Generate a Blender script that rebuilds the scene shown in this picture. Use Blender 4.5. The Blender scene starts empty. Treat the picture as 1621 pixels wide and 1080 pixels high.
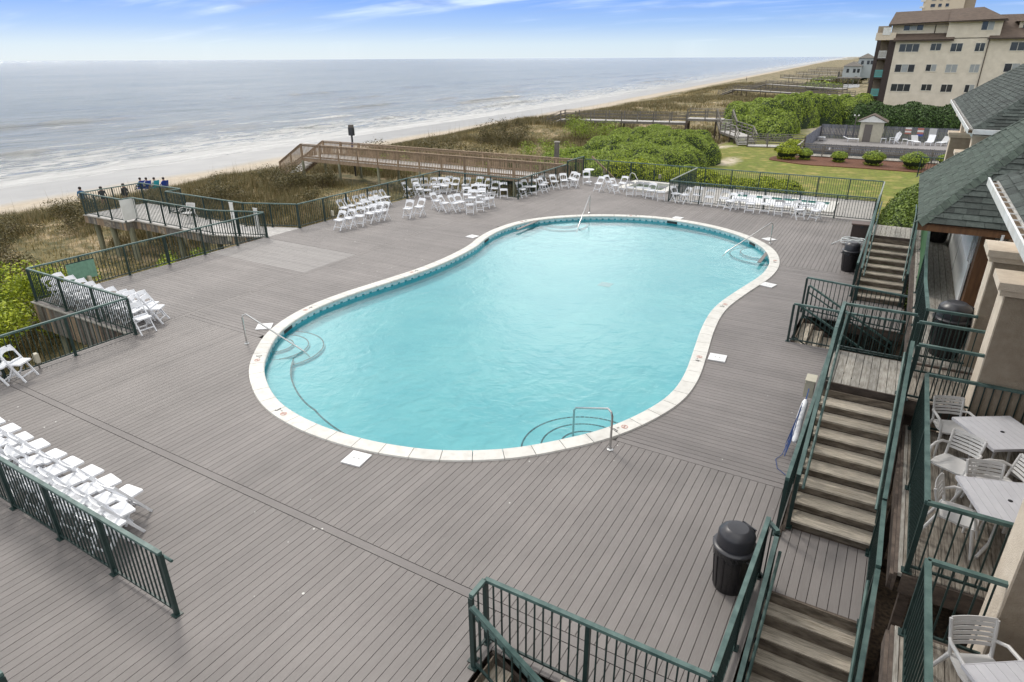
import bpy, bmesh, math, random
import numpy as np
from mathutils import Vector, Matrix
R = math.radians
random.seed(7); rng = np.random.default_rng(7)
S = bpy.context.scene
COL = S.collection
# ------------------------------------------------------------------ camera
# world frame: X across towards the clubhouse, Y along the coast, Z up, pool deck at z=0
FPX, CAMH, YAW = 1020.0, 7.0, R(30.5)
PITCH = math.atan((540-92.5)/FPX); ROLL = R(0.3)
cth, sth, cr, sr = math.cos(PITCH), math.sin(PITCH), math.cos(ROLL), math.sin(ROLL)
rz = Matrix.Rotation(YAW, 3, 'Z')
ax = rz @ Vector((cr, -sr*sth, -sr*cth)); ay = rz @ Vector((sr, cr*sth, cr*cth)); fw = rz @ Vector((0, cth, -sth))
cam = bpy.data.objects.new('camera', bpy.data.cameras.new('camera')); COL.objects.link(cam)
cam.matrix_world = Matrix(((ax.x, ay.x, -fw.x, 0), (ax.y, ay.y, -fw.y, 0), (ax.z, ay.z, -fw.z, CAMH), (0, 0, 0, 1)))
cam.data.sensor_width = 36; cam.data.lens = FPX/1621*36; cam.data.clip_start = .1; cam.data.clip_end = 90000
S.camera = cam
# ------------------------------------------------------------------ sky
SUN_EL, SUN_AZ = R(48), R(300)          # azimuth measured from +Y clockwise
W = bpy.data.worlds.new("World"); S.world = W; W.use_nodes = True
nt = W.node_tree; N = nt.nodes; Lk = nt.links
for n in list(N): N.remove(n)
out = N.new('ShaderNodeOutputWorld'); bg = N.new('ShaderNodeBackground'); bg.inputs[1].default_value = .1
Lk.new(bg.outputs[0], out.inputs[0])
sky = N.new('ShaderNodeTexSky'); sky.sky_type = 'NISHITA'; sky.sun_disc = False
sky.sun_elevation = SUN_EL; sky.sun_rotation = SUN_AZ
tc = N.new('ShaderNodeTexCoord'); sep = N.new('ShaderNodeSeparateXYZ'); Lk.new(tc.outputs['Generated'], sep.inputs[0])
def wmath(op, a, b=None):
    n = N.new('ShaderNodeMath'); n.operation = op
    for i, x in enumerate((a, b)):
        if x is None: continue
        if isinstance(x, (int, float)): n.inputs[i].default_value = x
        else: Lk.new(x, n.inputs[i])
    return n.outputs[0]
ramp = N.new('ShaderNodeValToRGB'); cr_ = ramp.color_ramp
stops = [(0.0, (.66, .78, .87)), (.018, (.56, .72, .87)), (.042, (.27, .48, .86)), (.078, (.055, .26, .86)), (.13, (.42, .56, .76)), (.21, (.88, .93, .98)), (.38, (.72, .78, .85)), (1, (.46, .54, .66))]
cr_.elements[0].position = 0; cr_.elements[0].color = (*stops[0][1], 1)
cr_.elements[1].position = 1; cr_.elements[1].color = (*stops[-1][1], 1)
for p, c in stops[1:-1]:
    e = cr_.elements.new(p); e.color = (*c, 1)
Lk.new(sep.outputs[2], ramp.inputs[0])
def wmix(fac, a, b):
    n = N.new('ShaderNodeMix'); n.data_type = 'RGBA'
    for k, x in ((0, fac), (6, a), (7, b)):
        if isinstance(x, (int, float)): n.inputs[k].default_value = x
        elif isinstance(x, tuple): n.inputs[k].default_value = (*x, 1)
        else: Lk.new(x, n.inputs[k])
    return n.outputs[2]
sc10 = N.new('ShaderNodeVectorMath'); sc10.operation = 'SCALE'; sc10.inputs[3].default_value = 10.5
Lk.new(ramp.outputs[0], sc10.inputs[0])
base = wmix(.2, sc10.outputs[0], sky.outputs[0])
# thin streaky cloud low down, thickening to a bright broken cover overhead
zc = wmath('MAXIMUM', sep.outputs[2], .02)
comb = N.new('ShaderNodeCombineXYZ')
Lk.new(wmath('DIVIDE', sep.outputs[0], wmath('ADD', zc, .12)), comb.inputs[0]); Lk.new(wmath('DIVIDE', sep.outputs[1], wmath('ADD', zc, .12)), comb.inputs[1])
mp = N.new('ShaderNodeMapping'); mp.inputs['Rotation'].default_value = (0, 0, R(-35)); mp.inputs['Scale'].default_value = (.28, 1.5, 1); Lk.new(comb.outputs[0], mp.inputs[0])
nz = N.new('ShaderNodeTexNoise'); nz.inputs['Scale'].default_value = 1.3; nz.inputs['Detail'].default_value = 7; nz.inputs['Roughness'].default_value = .55; Lk.new(mp.outputs[0], nz.inputs[0])
cov = N.new('ShaderNodeMapRange'); Lk.new(sep.outputs[2], cov.inputs[0])
for i, v in ((1, .03), (2, .22), (3, -.02), (4, .3)): cov.inputs[i].default_value = v
cl = N.new('ShaderNodeMapRange'); cl.interpolation_type = 'SMOOTHSTEP'
Lk.new(wmath('ADD', nz.outputs[0], cov.outputs[0]), cl.inputs[0]); cl.inputs[1].default_value = .48; cl.inputs[2].default_value = .72
nz2 = N.new('ShaderNodeTexNoise'); nz2.inputs['Scale'].default_value = 1.5; nz2.inputs['Detail'].default_value = 5; Lk.new(comb.outputs[0], nz2.inputs[0])
st = N.new('ShaderNodeMapRange'); st.interpolation_type = 'SMOOTHSTEP'; st.inputs[1].default_value = .4; st.inputs[2].default_value = .64; Lk.new(nz2.outputs[0], st.inputs[0])
cc = wmix(st.outputs[0], (5.0, 5.3, 5.8), (21, 20.7, 20.2))
low = N.new('ShaderNodeMapRange'); Lk.new(sep.outputs[2], low.inputs[0])
for i, v in ((1, .045), (2, .17), (3, .06), (4, .95)): low.inputs[i].default_value = v
final = wmix(wmath('MULTIPLY', cl.outputs[0], low.outputs[0]), base, cc)
Lk.new(final, bg.inputs[0])
sl = bpy.data.lights.new('sun', 'SUN'); sl.energy = 1.5; sl.angle = R(11); sl.color = (1, .945, .86)
so = bpy.data.objects.new('sun', sl); COL.objects.link(so)
sd = Vector((math.sin(SUN_AZ)*math.cos(SUN_EL), math.cos(SUN_AZ)*math.cos(SUN_EL), math.sin(SUN_EL)))
so.rotation_euler = sd.to_track_quat('Z', 'Y').to_euler()
S.view_settings.view_transform = 'Standard'; S.view_settings.look = 'None'; S.view_settings.gamma = 1
S.view_settings.use_curve_mapping = False; S.view_settings.exposure = 0.2
S.cycles.transparent_max_bounces = 12; S.cycles.max_bounces = 6; S.cycles.caustics_reflective = False; S.cycles.caustics_refractive = False
# ------------------------------------------------------------------ helpers
def G(px, py, z=0.0):
    """where the sight line of a photo pixel meets the level z"""
    a, b = px-810.5, 540-py
    u2 = a*cr+b*sr; v2 = -a*sr+b*cr
    d = rz @ Vector((u2, FPX*cth+v2*sth, -FPX*sth+v2*cth))
    t = (z-CAMH)/d.z
    return Vector((d.x*t, d.y*t, z))
def props(o, label=None, cat=None, group=None, kind=None):
    if label: o['label'] = label
    if cat: o['category'] = cat
    if group: o['group'] = group
    if kind: o['kind'] = kind
    return o
def empty(name, loc=(0, 0, 0), rot=0, **k):
    o = bpy.data.objects.new(name, None); COL.objects.link(o); o.location = loc; o.rotation_euler = (0, 0, rot)
    o.empty_display_size = .1
    return props(o, **k)
def copy_tree(o, parent=None):
    c = o.copy(); COL.objects.link(c); c.parent = parent
    for ch in list(o.children): copy_tree(ch, c)
    return c
class MB:
    def __init__(s): s.v = []; s.f = []; s.m = []
    def add(s, vs, fs, mi=0):
        b = len(s.v); s.v += [tuple(v) for v in vs]; s.f += [tuple(b+i for i in f) for f in fs]; s.m += [mi]*len(fs); return s
    def box(s, x0, x1, y0, y1, z0, z1, mi=0):
        return s.add([(x0, y0, z0), (x1, y0, z0), (x1, y1, z0), (x0, y1, z0), (x0, y0, z1), (x1, y0, z1), (x1, y1, z1), (x0, y1, z1)],
                     [(3, 2, 1, 0), (4, 5, 6, 7), (0, 1, 5, 4), (1, 2, 6, 5), (2, 3, 7, 6), (3, 0, 4, 7)], mi)
    def bar(s, a, b, w, h, mi=0, up=(0, 0, 1)):
        a = Vector(a); b = Vector(b); d = (b-a).normalized(); up = Vector(up)
        if abs(d.dot(up)) > .98: up = Vector((1, 0, 0))
        x = d.cross(up).normalized(); y = x.cross(d).normalized()
        vs = []
        for p in (a, b):
            for i, j in ((-1, -1), (1, -1), (1, 1), (-1, 1)): vs.append(p+x*(i*w/2)+y*(j*h/2))
        return s.add(vs, [(3, 2, 1, 0), (4, 5, 6, 7), (0, 1, 5, 4), (1, 2, 6, 5), (2, 3, 7, 6), (3, 0, 4, 7)], mi)
    def tube(s, pts, r, n=8, mi=0, closed=False):
        pts = [Vector(p) for p in pts]; rs = r if isinstance(r, (list, tuple)) else [r]*len(pts)
        vs = []; up0 = None
        for i, p in enumerate(pts):
            if closed: d = pts[(i+1) % len(pts)]-pts[i-1]
            else: d = pts[min(i+1, len(pts)-1)]-pts[max(i-1, 0)]
            d.normalize()
            u = Vector((0, 0, 1)) if up0 is None else up0
            if abs(d.dot(u)) > .95: u = Vector((1, 0, 0)) if abs(d.x) < .9 else Vector((0, 1, 0))
            x = d.cross(u).normalized(); y = x.cross(d).normalized(); up0 = y
            for k in range(n):
                a = 2*math.pi*k/n; vs.append(p+(x*math.cos(a)+y*math.sin(a))*rs[i])
        fs = []
        m = len(pts)
        for i in range(m if closed else m-1):
            j = (i+1) % m
            for k in range(n): fs.append((i*n+k, i*n+(k+1) % n, j*n+(k+1) % n, j*n+k))
        if not closed: fs += [tuple(reversed(range(n))), tuple((m-1)*n+k for k in range(n))]
        return s.add(vs, fs, mi)
    def lathe(s, prof, n=20, c=(0, 0, 0), mi=0):
        vs = []
        for r, z in prof:
            for k in range(n):
                a = 2*math.pi*k/n; vs.append((c[0]+r*math.cos(a), c[1]+r*math.sin(a), c[2]+z))
        m = len(prof); fs = []
        for i in range(m-1):
            for k in range(n): fs.append((i*n+k, i*n+(k+1) % n, (i+1)*n+(k+1) % n, (i+1)*n+k))
        fs += [tuple(reversed(range(n))), tuple((m-1)*n+k for k in range(n))]
        return s.add(vs, fs, mi)
    def prism(s, poly, z0, z1, mi=0):
        n = len(poly); vs = [(x, y, z0) for x, y in poly]+[(x, y, z1) for x, y in poly]
        return s.add(vs, [tuple(reversed(range(n))), tuple(range(n, 2*n))]+[(i, (i+1) % n, (i+1) % n+n, i+n) for i in range(n)], mi)
    def mesh(s, name, mats, smooth=False):
        me = bpy.data.meshes.new(name); me.from_pydata(s.v, [], s.f)
        for m in (mats if isinstance(mats, (list, tuple)) else [mats]): me.materials.append(m)
        if any(s.m): me.polygons.foreach_set('material_index', s.m)
        if smooth:
            me.polygons.foreach_set('use_smooth', [True]*len(me.polygons))
            try: me.set_sharp_from_angle(angle=R(40))
            except Exception: pass
        me.update(); return me
    def build(s, name, mats, parent=None, smooth=False, **k):
        return place(name, s.mesh(name, mats, smooth), parent, **k)
def place(name, me, parent=None, loc=(0, 0, 0), rot=(0, 0, 0), scale=(1, 1, 1), **k):
    o = bpy.data.objects.new(name, me); COL.objects.link(o); o.parent = parent
    o.location = loc; o.rotation_euler = rot; o.scale = scale
    return props(o, **k)
def npmesh(name, V, F, mat, smooth=False):
    """V (n,3), F (m,k) with k = 3 or 4"""
    V = np.asarray(V, np.float32); F = np.asarray(F, np.int32); k = F.shape[1]
    me = bpy.data.meshes.new(name); me.vertices.add(len(V)); me.vertices.foreach_set('co', V.ravel())
    me.loops.add(F.size); me.loops.foreach_set('vertex_index', F.ravel())
    me.polygons.add(len(F)); me.polygons.foreach_set('loop_start', np.arange(0, F.size, k, dtype=np.int32))
    try: me.polygons.foreach_set('loop_total', np.full(len(F), k, np.int32))
    except Exception: pass
    if smooth: me.polygons.foreach_set('use_smooth', np.ones(len(F), bool))
    me.materials.append(mat); me.update(calc_edges=True); me.validate(); return me
# ------------------------------------------------------------------ materials
def mat(name, col, rough=.6, col2=None, scale=3.0, detail=4, amount=.5, bump=0.0, bscale=40.0, metal=0, spec=.5, island=0.0, stretch=None, obj=True, contrast=(.35, .65), flecks=None, isl_hue=None):
    """procedural surface: base colour mixed with col2 by noise, plus a per-piece brightness change"""
    m = bpy.data.materials.new(name); m.use_nodes = True; t = m.node_tree; n = t.nodes; l = t.links
    b = n['Principled BSDF']; b.inputs['Roughness'].default_value = rough; b.inputs['Metallic'].default_value = metal
    b.inputs['Specular IOR Level'].default_value = spec
    co = n.new('ShaderNodeTexCoord'); src = co.outputs['Object']
    geo = n.new('ShaderNodeNewGeometry')
    if not obj: src = geo.outputs['Position']
    rp = None
    def mix(f, a, c, mode='MIX'):
        x = n.new('ShaderNodeMix'); x.data_type = 'RGBA'; x.blend_type = mode
        for k, v in ((0, f), (6, a), (7, c)):
            if isinstance(v, (int, float)): x.inputs[k].default_value = v
            elif isinstance(v, tuple): x.inputs[k].default_value = (*v, 1)
            else: l.new(v, x.inputs[k])
        return x.outputs[2]
    def mth(op, a, c, d=None):
        x = n.new('ShaderNodeMath'); x.operation = op
        for k, v in enumerate((a, c, d)):
            if v is None: continue
            if isinstance(v, (int, float)): x.inputs[k].default_value = v
            else: l.new(v, x.inputs[k])
        return x.outputs[0]
    if island:
        oi = n.new('ShaderNodeObjectInfo')
        rp = mth('FRACT', mth('ADD', mth('MULTIPLY', geo.outputs['Random Per Island'], 7.31), mth('MULTIPLY', oi.outputs['Random'], 5.17)), 0)
        ad = n.new('ShaderNodeVectorMath'); ad.operation = 'ADD'; l.new(src, ad.inputs[0])
        cb = n.new('ShaderNodeCombineXYZ'); l.new(mth('MULTIPLY', rp, 13.7), cb.inputs[0]); l.new(mth('MULTIPLY', rp, 31.1), cb.inputs[1]); l.new(cb.outputs[0], ad.inputs[1]); src = ad.outputs[0]
    if stretch:
        mpn = n.new('ShaderNodeMapping'); mpn.inputs['Scale'].default_value = stretch; l.new(src, mpn.inputs[0]); src2 = mpn.outputs[0]
    else: src2 = src
    cur = col
    if col2:
        z = n.new('ShaderNodeTexNoise'); z.inputs['Scale'].default_value = scale; z.inputs['Detail'].default_value = detail; z.inputs['Roughness'].default_value = .6; l.new(src2, z.inputs[0])
        mr = n.new('ShaderNodeMapRange'); l.new(z.outputs[0], mr.inputs[0]); mr.inputs[1].default_value = contrast[0]; mr.inputs[2].default_value = contrast[1]; mr.inputs[4].default_value = amount*2 if amount < .5 else 1
        cur = mix(mr.outputs[0], col, col2)
    if island:
        if isl_hue: cur = mix(mth('MULTIPLY', rp, 1.0), cur, isl_hue)
        g = mth('ADD', mth('MULTIPLY', rp, island*2), 1-island)
        v = n.new('ShaderNodeVectorMath'); v.operation = 'SCALE'
        if isinstance(cur, tuple): v.inputs[0].default_value = cur
        else: l.new(cur, v.inputs[0])
        l.new(g, v.inputs[3]); cur = v.outputs[0]
    if flecks:
        zb = n.new('ShaderNodeTexNoise'); zb.inputs['Scale'].default_value = .42; zb.inputs['Detail'].default_value = 6; zb.inputs['Roughness'].default_value = .62; l.new(geo.outputs['Position'], zb.inputs[0])
        mb_ = n.new('ShaderNodeMapRange'); l.new(zb.outputs[0], mb_.inputs[0]); mb_.inputs[1].default_value = .3; mb_.inputs[2].default_value = .7; mb_.inputs[3].default_value = .78; mb_.inputs[4].default_value = 1.1
        vb = n.new('ShaderNodeVectorMath'); vb.operation = 'SCALE'; l.new(cur, vb.inputs[0]); l.new(mb_.outputs[0], vb.inputs[3]); cur = vb.outputs[0]
        vo = n.new('ShaderNodeTexVoronoi'); vo.inputs['Scale'].default_value = flecks[0]; l.new(geo.outputs['Position'], vo.inputs['Vector'])
        zz = n.new('ShaderNodeTexNoise'); zz.inputs['Scale'].default_value = .35; l.new(geo.outputs['Position'], zz.inputs[0])
        th = mth('MULTIPLY', mth('MAXIMUM', mth('SUBTRACT', zz.outputs[0], .46), 0), flecks[1])
        cur = mix(mth('LESS_THAN', vo.outputs['Distance'], th), cur, flecks[2])
    if isinstance(cur, tuple): b.inputs['Base Color'].default_value = (*cur, 1)
    else: l.new(cur, b.inputs['Base Color'])
    if bump:
        z2 = n.new('ShaderNodeTexNoise'); z2.inputs['Scale'].default_value = bscale; z2.inputs['Detail'].default_value = 3; l.new(src2, z2.inputs[0])
        bp = n.new('ShaderNodeBump'); bp.inputs['Strength'].default_value = bump; bp.inputs['Distance'].default_value = .02; l.new(z2.outputs[0], bp.inputs['Height']); l.new(bp.outputs[0], b.inputs['Normal'])
    return m
M = {}
WHT = (.62, .62, .58)
M['deck_v'] = mat('composite board grain lengthwise', (.218, .202, .191), .62, (.2, .178, .17), 9, 6, .5, .35, 30, island=.07, stretch=(9, .45, 1), obj=False, flecks=(3.2, .32, WHT))
M['deck_u'] = mat('composite board grain crosswise', (.214, .198, .188), .62, (.195, .174, .168), 9, 6, .5, .35, 30, island=.07, stretch=(.45, 9, 1), obj=False, flecks=(3.2, .32, WHT))
M['deck_w'] = mat('sun bleached composite board', (.262, .246, .237), .6, (.215, .2, .193), 5, 5, .5, .2, 30, island=.07, stretch=(.45, 9, 1), obj=False)
M['old_u'] = mat('weathered plank crosswise', (.3, .265, .215), .85, (.135, .11, .085), 4, 7, .5, .5, 25, island=.22, stretch=(.8, 9, 3), obj=False, contrast=(.38, .62))
M['old_v'] = mat('weathered plank lengthwise', (.33, .3, .255), .85, (.15, .125, .1), 4, 7, .5, .5, 25, island=.22, stretch=(9, .8, 3), obj=False, contrast=(.38, .62))
M['tread'] = mat('weathered tread in lit tone', (.66, .59, .49), .85, (.33, .285, .22), 5, 9, .5, .8, 30, island=.17, stretch=(.9, 12, 3), obj=False, contrast=(.38, .66))  # lighter than the risers: light from above put into the colour
M['tread_v'] = mat('weathered tread in lit tone crosswise', (.46, .41, .335), .85, (.22, .185, .14), 4, 7, .5, .5, 25, island=.15, stretch=(9, .8, 3), obj=False, contrast=(.38, .66))  # light on the upper face put into this tread colour too
M['riser'] = mat('riser board in shaded tone', (.23, .19, .145), .9, (.1, .08, .06), 5, 9, .5, .8, 30, island=.15, stretch=(.8, 9, 3), obj=False, contrast=(.38, .62))  # darker than the treads: shade of the upright faces put into the colour
M['old_pale'] = mat('pale weathered plank', (.42, .4, .36), .85, (.23, .21, .18), 4, 7, .5, .4, 25, island=.16, stretch=(7, .9, 3), obj=False, contrast=(.35, .65))
M['plank_white'] = mat('bleached grey plank', (.6, .58, .56), .8, (.42, .4, .375), 4, 6, .5, .3, 25, island=.1, stretch=(7, .9, 3), obj=False, contrast=(.35, .65))
M['old_dark'] = mat('dark weathered timber', (.13, .1, .08), .9, (.055, .042, .035), 4, 6, .5, .5, 25, island=.2, stretch=(1, 1, 2), obj=False)
M['timber'] = mat('treated pine', (.36, .265, .18), .85, (.23, .165, .11), 5, 5, .5, .4, 25, island=.2, stretch=(2, 2, .6), obj=False)
M['grey_timber'] = mat('grey timber', (.2, .185, .165), .9, (.12, .108, .095), 5, 5, .5, .3, 25, island=.2, stretch=(2, 2, .6), obj=False)
M['pole'] = mat('pale green piling', (.3, .3, .21), .9, (.17, .17, .12), 3, 5, .5, .3, 25, island=.1, stretch=(3, 3, .5), obj=False)
M['picket'] = mat('slate blue picket', (.17, .175, .21), .85, (.12, .125, .15), 4, 4, .5, .2, 20, island=.2, obj=False)
M['green'] = mat('dark green paint', (.011, .028, .026), .45, (.018, .042, .038), 9, 5, .5, .1, 60, obj=False)
M['green_top'] = mat('chalky weathered green paint', (.034, .076, .07), .5, (.1, .165, .15), 4.5, 9, .5, .1, 60, obj=False)
M['green_old'] = mat('faded green mesh', (.17, .32, .23), .8, (.13, .25, .18), 9, 4)
M['bronze'] = mat('pale rail', (.32, .34, .3), .5, (.2, .24, .21), 4, 4, obj=False)
M['white'] = mat('white resin', (.8, .81, .83), .38, (.74, .75, .78), 4, 3, island=.03)
M['resin'] = mat('off white resin', (.66, .65, .64), .45, (.6, .59, .58), 6, 3)
M['table'] = mat('pale grey slatted top', (.62, .62, .66), .35, (.57, .57, .61), 5, 3, island=.02)
M['paint_white'] = mat('white trim paint', (.76, .76, .74), .5, (.66, .66, .63), 3, 4)
M['coping'] = mat('pool coping stone', (.64, .625, .585), .6, (.5, .48, .44), 5, 8, .5, .15, 90, island=.04, obj=False, contrast=(.45, .8))
M['lid'] = mat('skimmer lid plastic', (.74, .74, .74), .5, (.68, .68, .68), 8, 2)
M['plaster'] = mat('aqua pool plaster', (.30, .68, .73), .7, (.24, .62, .69), .6, 3, obj=False)
M['plaster_wall'] = mat('pool wall in reflection teal', (.0, .6, .72), .6, (.0, .52, .64), 2, 3, obj=False)  # teal painted on the wall stands for its reflection in the water
M['tile_light'] = mat('pale waterline tile', (.5, .66, .69), .3, (.42, .58, .62), 8, 2, island=.12)
M['tile_teal'] = mat('teal waterline tile', (.03, .27, .33), .3, (.02, .2, .26), 8, 2, island=.15)
M['tile_dark'] = mat('dark step edge tile', (.07, .13, .15), .4, (.1, .18, .2), 20, 2, island=.3)
M['steel'] = mat('stainless steel', (.55, .55, .54), .25, metal=.9)
M['black'] = mat('black ribbed plastic', (.01, .01, .011), .32, (.022, .02, .022), 20, 3)
M['bag'] = mat('black bin liner', (.015, .015, .017), .16, bump=1.0, bscale=22)
M['windscreen'] = mat('green windscreen cloth', (.035, .13, .03), .6, (.02, .08, .03), 3, 4, obj=False)
M['dark_grey'] = mat('dark grey plastic', (.03, .03, .036), .35)
M['beige_box'] = mat('beige plastic box', (.5, .47, .37), .5, (.45, .42, .33), 6, 3)
M['brown_box'] = mat('brown wicker', (.055, .038, .034), .6, (.035, .024, .022), 30, 2, bump=.4, bscale=50)
M['brown_lid'] = mat('brown lid', (.13, .085, .07), .5, (.1, .065, .055), 5, 3)
M['hose'] = mat('white vinyl hose', (.6, .62, .62), .4)
M['rope'] = mat('blue rope', (.015, .06, .22), .6)
M['concrete'] = mat('pale concrete deck', (.4, .38, .355), .8, (.32, .305, .29), 2, 5, .5, .1, 40, obj=False)
M['murk'] = None
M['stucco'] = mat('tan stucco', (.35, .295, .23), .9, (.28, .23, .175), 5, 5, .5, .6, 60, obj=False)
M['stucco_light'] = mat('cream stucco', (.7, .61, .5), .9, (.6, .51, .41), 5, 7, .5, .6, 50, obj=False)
M['shingle'] = mat('grey green shingle', (.066, .08, .072), .9, (.04, .05, .045), 14, 5, .5, .7, 90, island=.42, obj=False)
M['shingle_pale'] = mat('pale green shingle', (.075, .1, .08), .9, (.042, .058, .048), 10, 5, .5, .5, 90, island=.22, obj=False)  # a little paler and greener than the grey green shingle
M['gutter_dirt'] = mat('leaf litter', (.16, .115, .07), .9, (.09, .06, .035), 25, 4, .5, .6, 60, obj=False)
M['gutter'] = mat('white gutter', (.75, .76, .77), .4, (.6, .6, .58), 4, 3)
M['brown_wood'] = mat('stained brown wood', (.16, .075, .03), .6, (.1, .045, .018), 6, 5, .5, .2, 30, stretch=(3, 3, .5), obj=False)
M['louvre'] = mat('white painted louvre', (.84, .85, .84), .5, (.78, .8, .8), 3, 3)
M['mulch'] = mat('dark bark mulch', (.075, .052, .033), .95, (.03, .02, .014), 9, 6, .5, 1.0, 40, obj=False)
M['red_mulch'] = mat('red brown mulch', (.16, .065, .033), .95, (.1, .04, .022), 6, 6, .5, .8, 30, obj=False)
M['apt_wall'] = mat('cream block wall', (.72, .655, .555), .9, (.63, .57, .48), 1.2, 4, .5, .3, 12, obj=False)
M['apt_roof'] = mat('brown roof shingle', (.125, .09, .068), .9, (.085, .062, .048), 3, 5, .5, .3, 9, obj=False, stretch=(.6, 1, 1))
M['apt_dark'] = mat('dark brown siding', (.05, .035, .033), .8, (.04, .028, .026), 4, 3, obj=False)
M['apt_trim'] = mat('brown trim', (.06, .045, .035), .7)
M['frame'] = mat('window frame', (.62, .6, .54), .5)
M['glass_dark'] = mat('dark window glass', (.018, .022, .03), .08, (.04, .045, .05), 1, 2, spec=.8)
M['glass_blind'] = mat('window with blind', (.36, .38, .38), .2, (.3, .32, .33), 2, 2, spec=.8)
M['teal_rail'] = mat('turquoise balcony rail', (.1, .42, .42), .5)
M['shed'] = mat('cream shed siding', (.5, .47, .38), .8, (.45, .42, .34), 4, 3)
M['door_grey'] = mat('grey brown door', (.13, .115, .105), .6)
M['tower'] = mat('pale tower render', (.64, .56, .44), .9, (.6, .52, .41), .05, 2, obj=False)
M['house_wall'] = mat('faded blue grey siding', (.42, .46, .47), .8, (.36, .4, .41), .4, 3, obj=False)
M['skin'] = mat('skin', (.35, .2, .14), .6)
M['hair'] = mat('dark hair', (.02, .015, .012), .6)
M['cloth_teal'] = mat('teal jacket', (.02, .12, .25), .8)
M['cloth_dark'] = mat('dark clothing', (.03, .03, .035), .8)
M['cloth_blue'] = mat('royal blue cloth', (.015, .05, .3), .8)
M['cloth_white'] = mat('white cloth', (.5, .5, .5), .8)
M['cloth_aqua'] = mat('turquoise cloth', (.03, .4, .45), .8)
M['cloth_khaki'] = mat('khaki cloth', (.2, .16, .11), .8)
M['marker_red'] = mat('faded red print', (.55, .3, .25), .6)
M['red'] = mat('red print', (.42, .16, .13), .6)
M['ink'] = mat('black print', (.02, .02, .02), .6)
M['sign_blue'] = mat('blue print', (.05, .1, .35), .6)
M['bark'] = mat('grey brown bark', (.12, .095, .07), .9, (.08, .06, .045), 9, 4, .5, .5, 20)
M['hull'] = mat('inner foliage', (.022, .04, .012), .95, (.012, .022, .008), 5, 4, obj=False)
def leafm(name, a, b, hue, isl=.35):
    m = mat(name, a, .55, b, .45, 3, .5, island=isl, obj=False, isl_hue=hue, spec=.3)
    return m
M['leaf_hedge'] = leafm('glossy hedge leaf', (.2, .29, .036), (.12, .19, .026), (.28, .35, .04))
M['leaf_dark'] = leafm('dark hedge leaf', (.05, .095, .024), (.028, .058, .016), (.07, .12, .03))
M['leaf_yellow'] = leafm('yellow green new leaf', (.25, .32, .02), (.14, .21, .02), (.36, .4, .03))
M['leaf_olive'] = leafm('olive scrub leaf', (.095, .085, .03), (.045, .05, .018), (.15, .12, .05))
M['leaf_mid'] = leafm('deep green hedge leaf', (.12, .19, .03), (.07, .12, .02), (.17, .23, .03), .4)
M['leaf_cover'] = leafm('yellow olive ground cover', (.2, .19, .045), (.1, .12, .03), (.3, .22, .08), .4)
M['leaf_palm'] = leafm('palmetto leaf', (.06, .09, .02), (.04, .06, .015), (.09, .11, .03))
M['grass_dry'] = leafm('dry dune grass', (.32, .245, .10), (.15, .14, .045), (.40, .31, .15), .3)
M['grass_olive'] = leafm('olive dune grass', (.155, .15, .052), (.085, .09, .03), (.22, .165, .085), .35)
M['oats'] = leafm('sea oat stalk', (.28, .23, .14), (.2, .17, .1), (.34, .28, .18), .2)
M['lawn_blade'] = leafm('lawn blade', (.12, .14, .02), (.09, .115, .018), (.18, .17, .035), .25)
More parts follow.
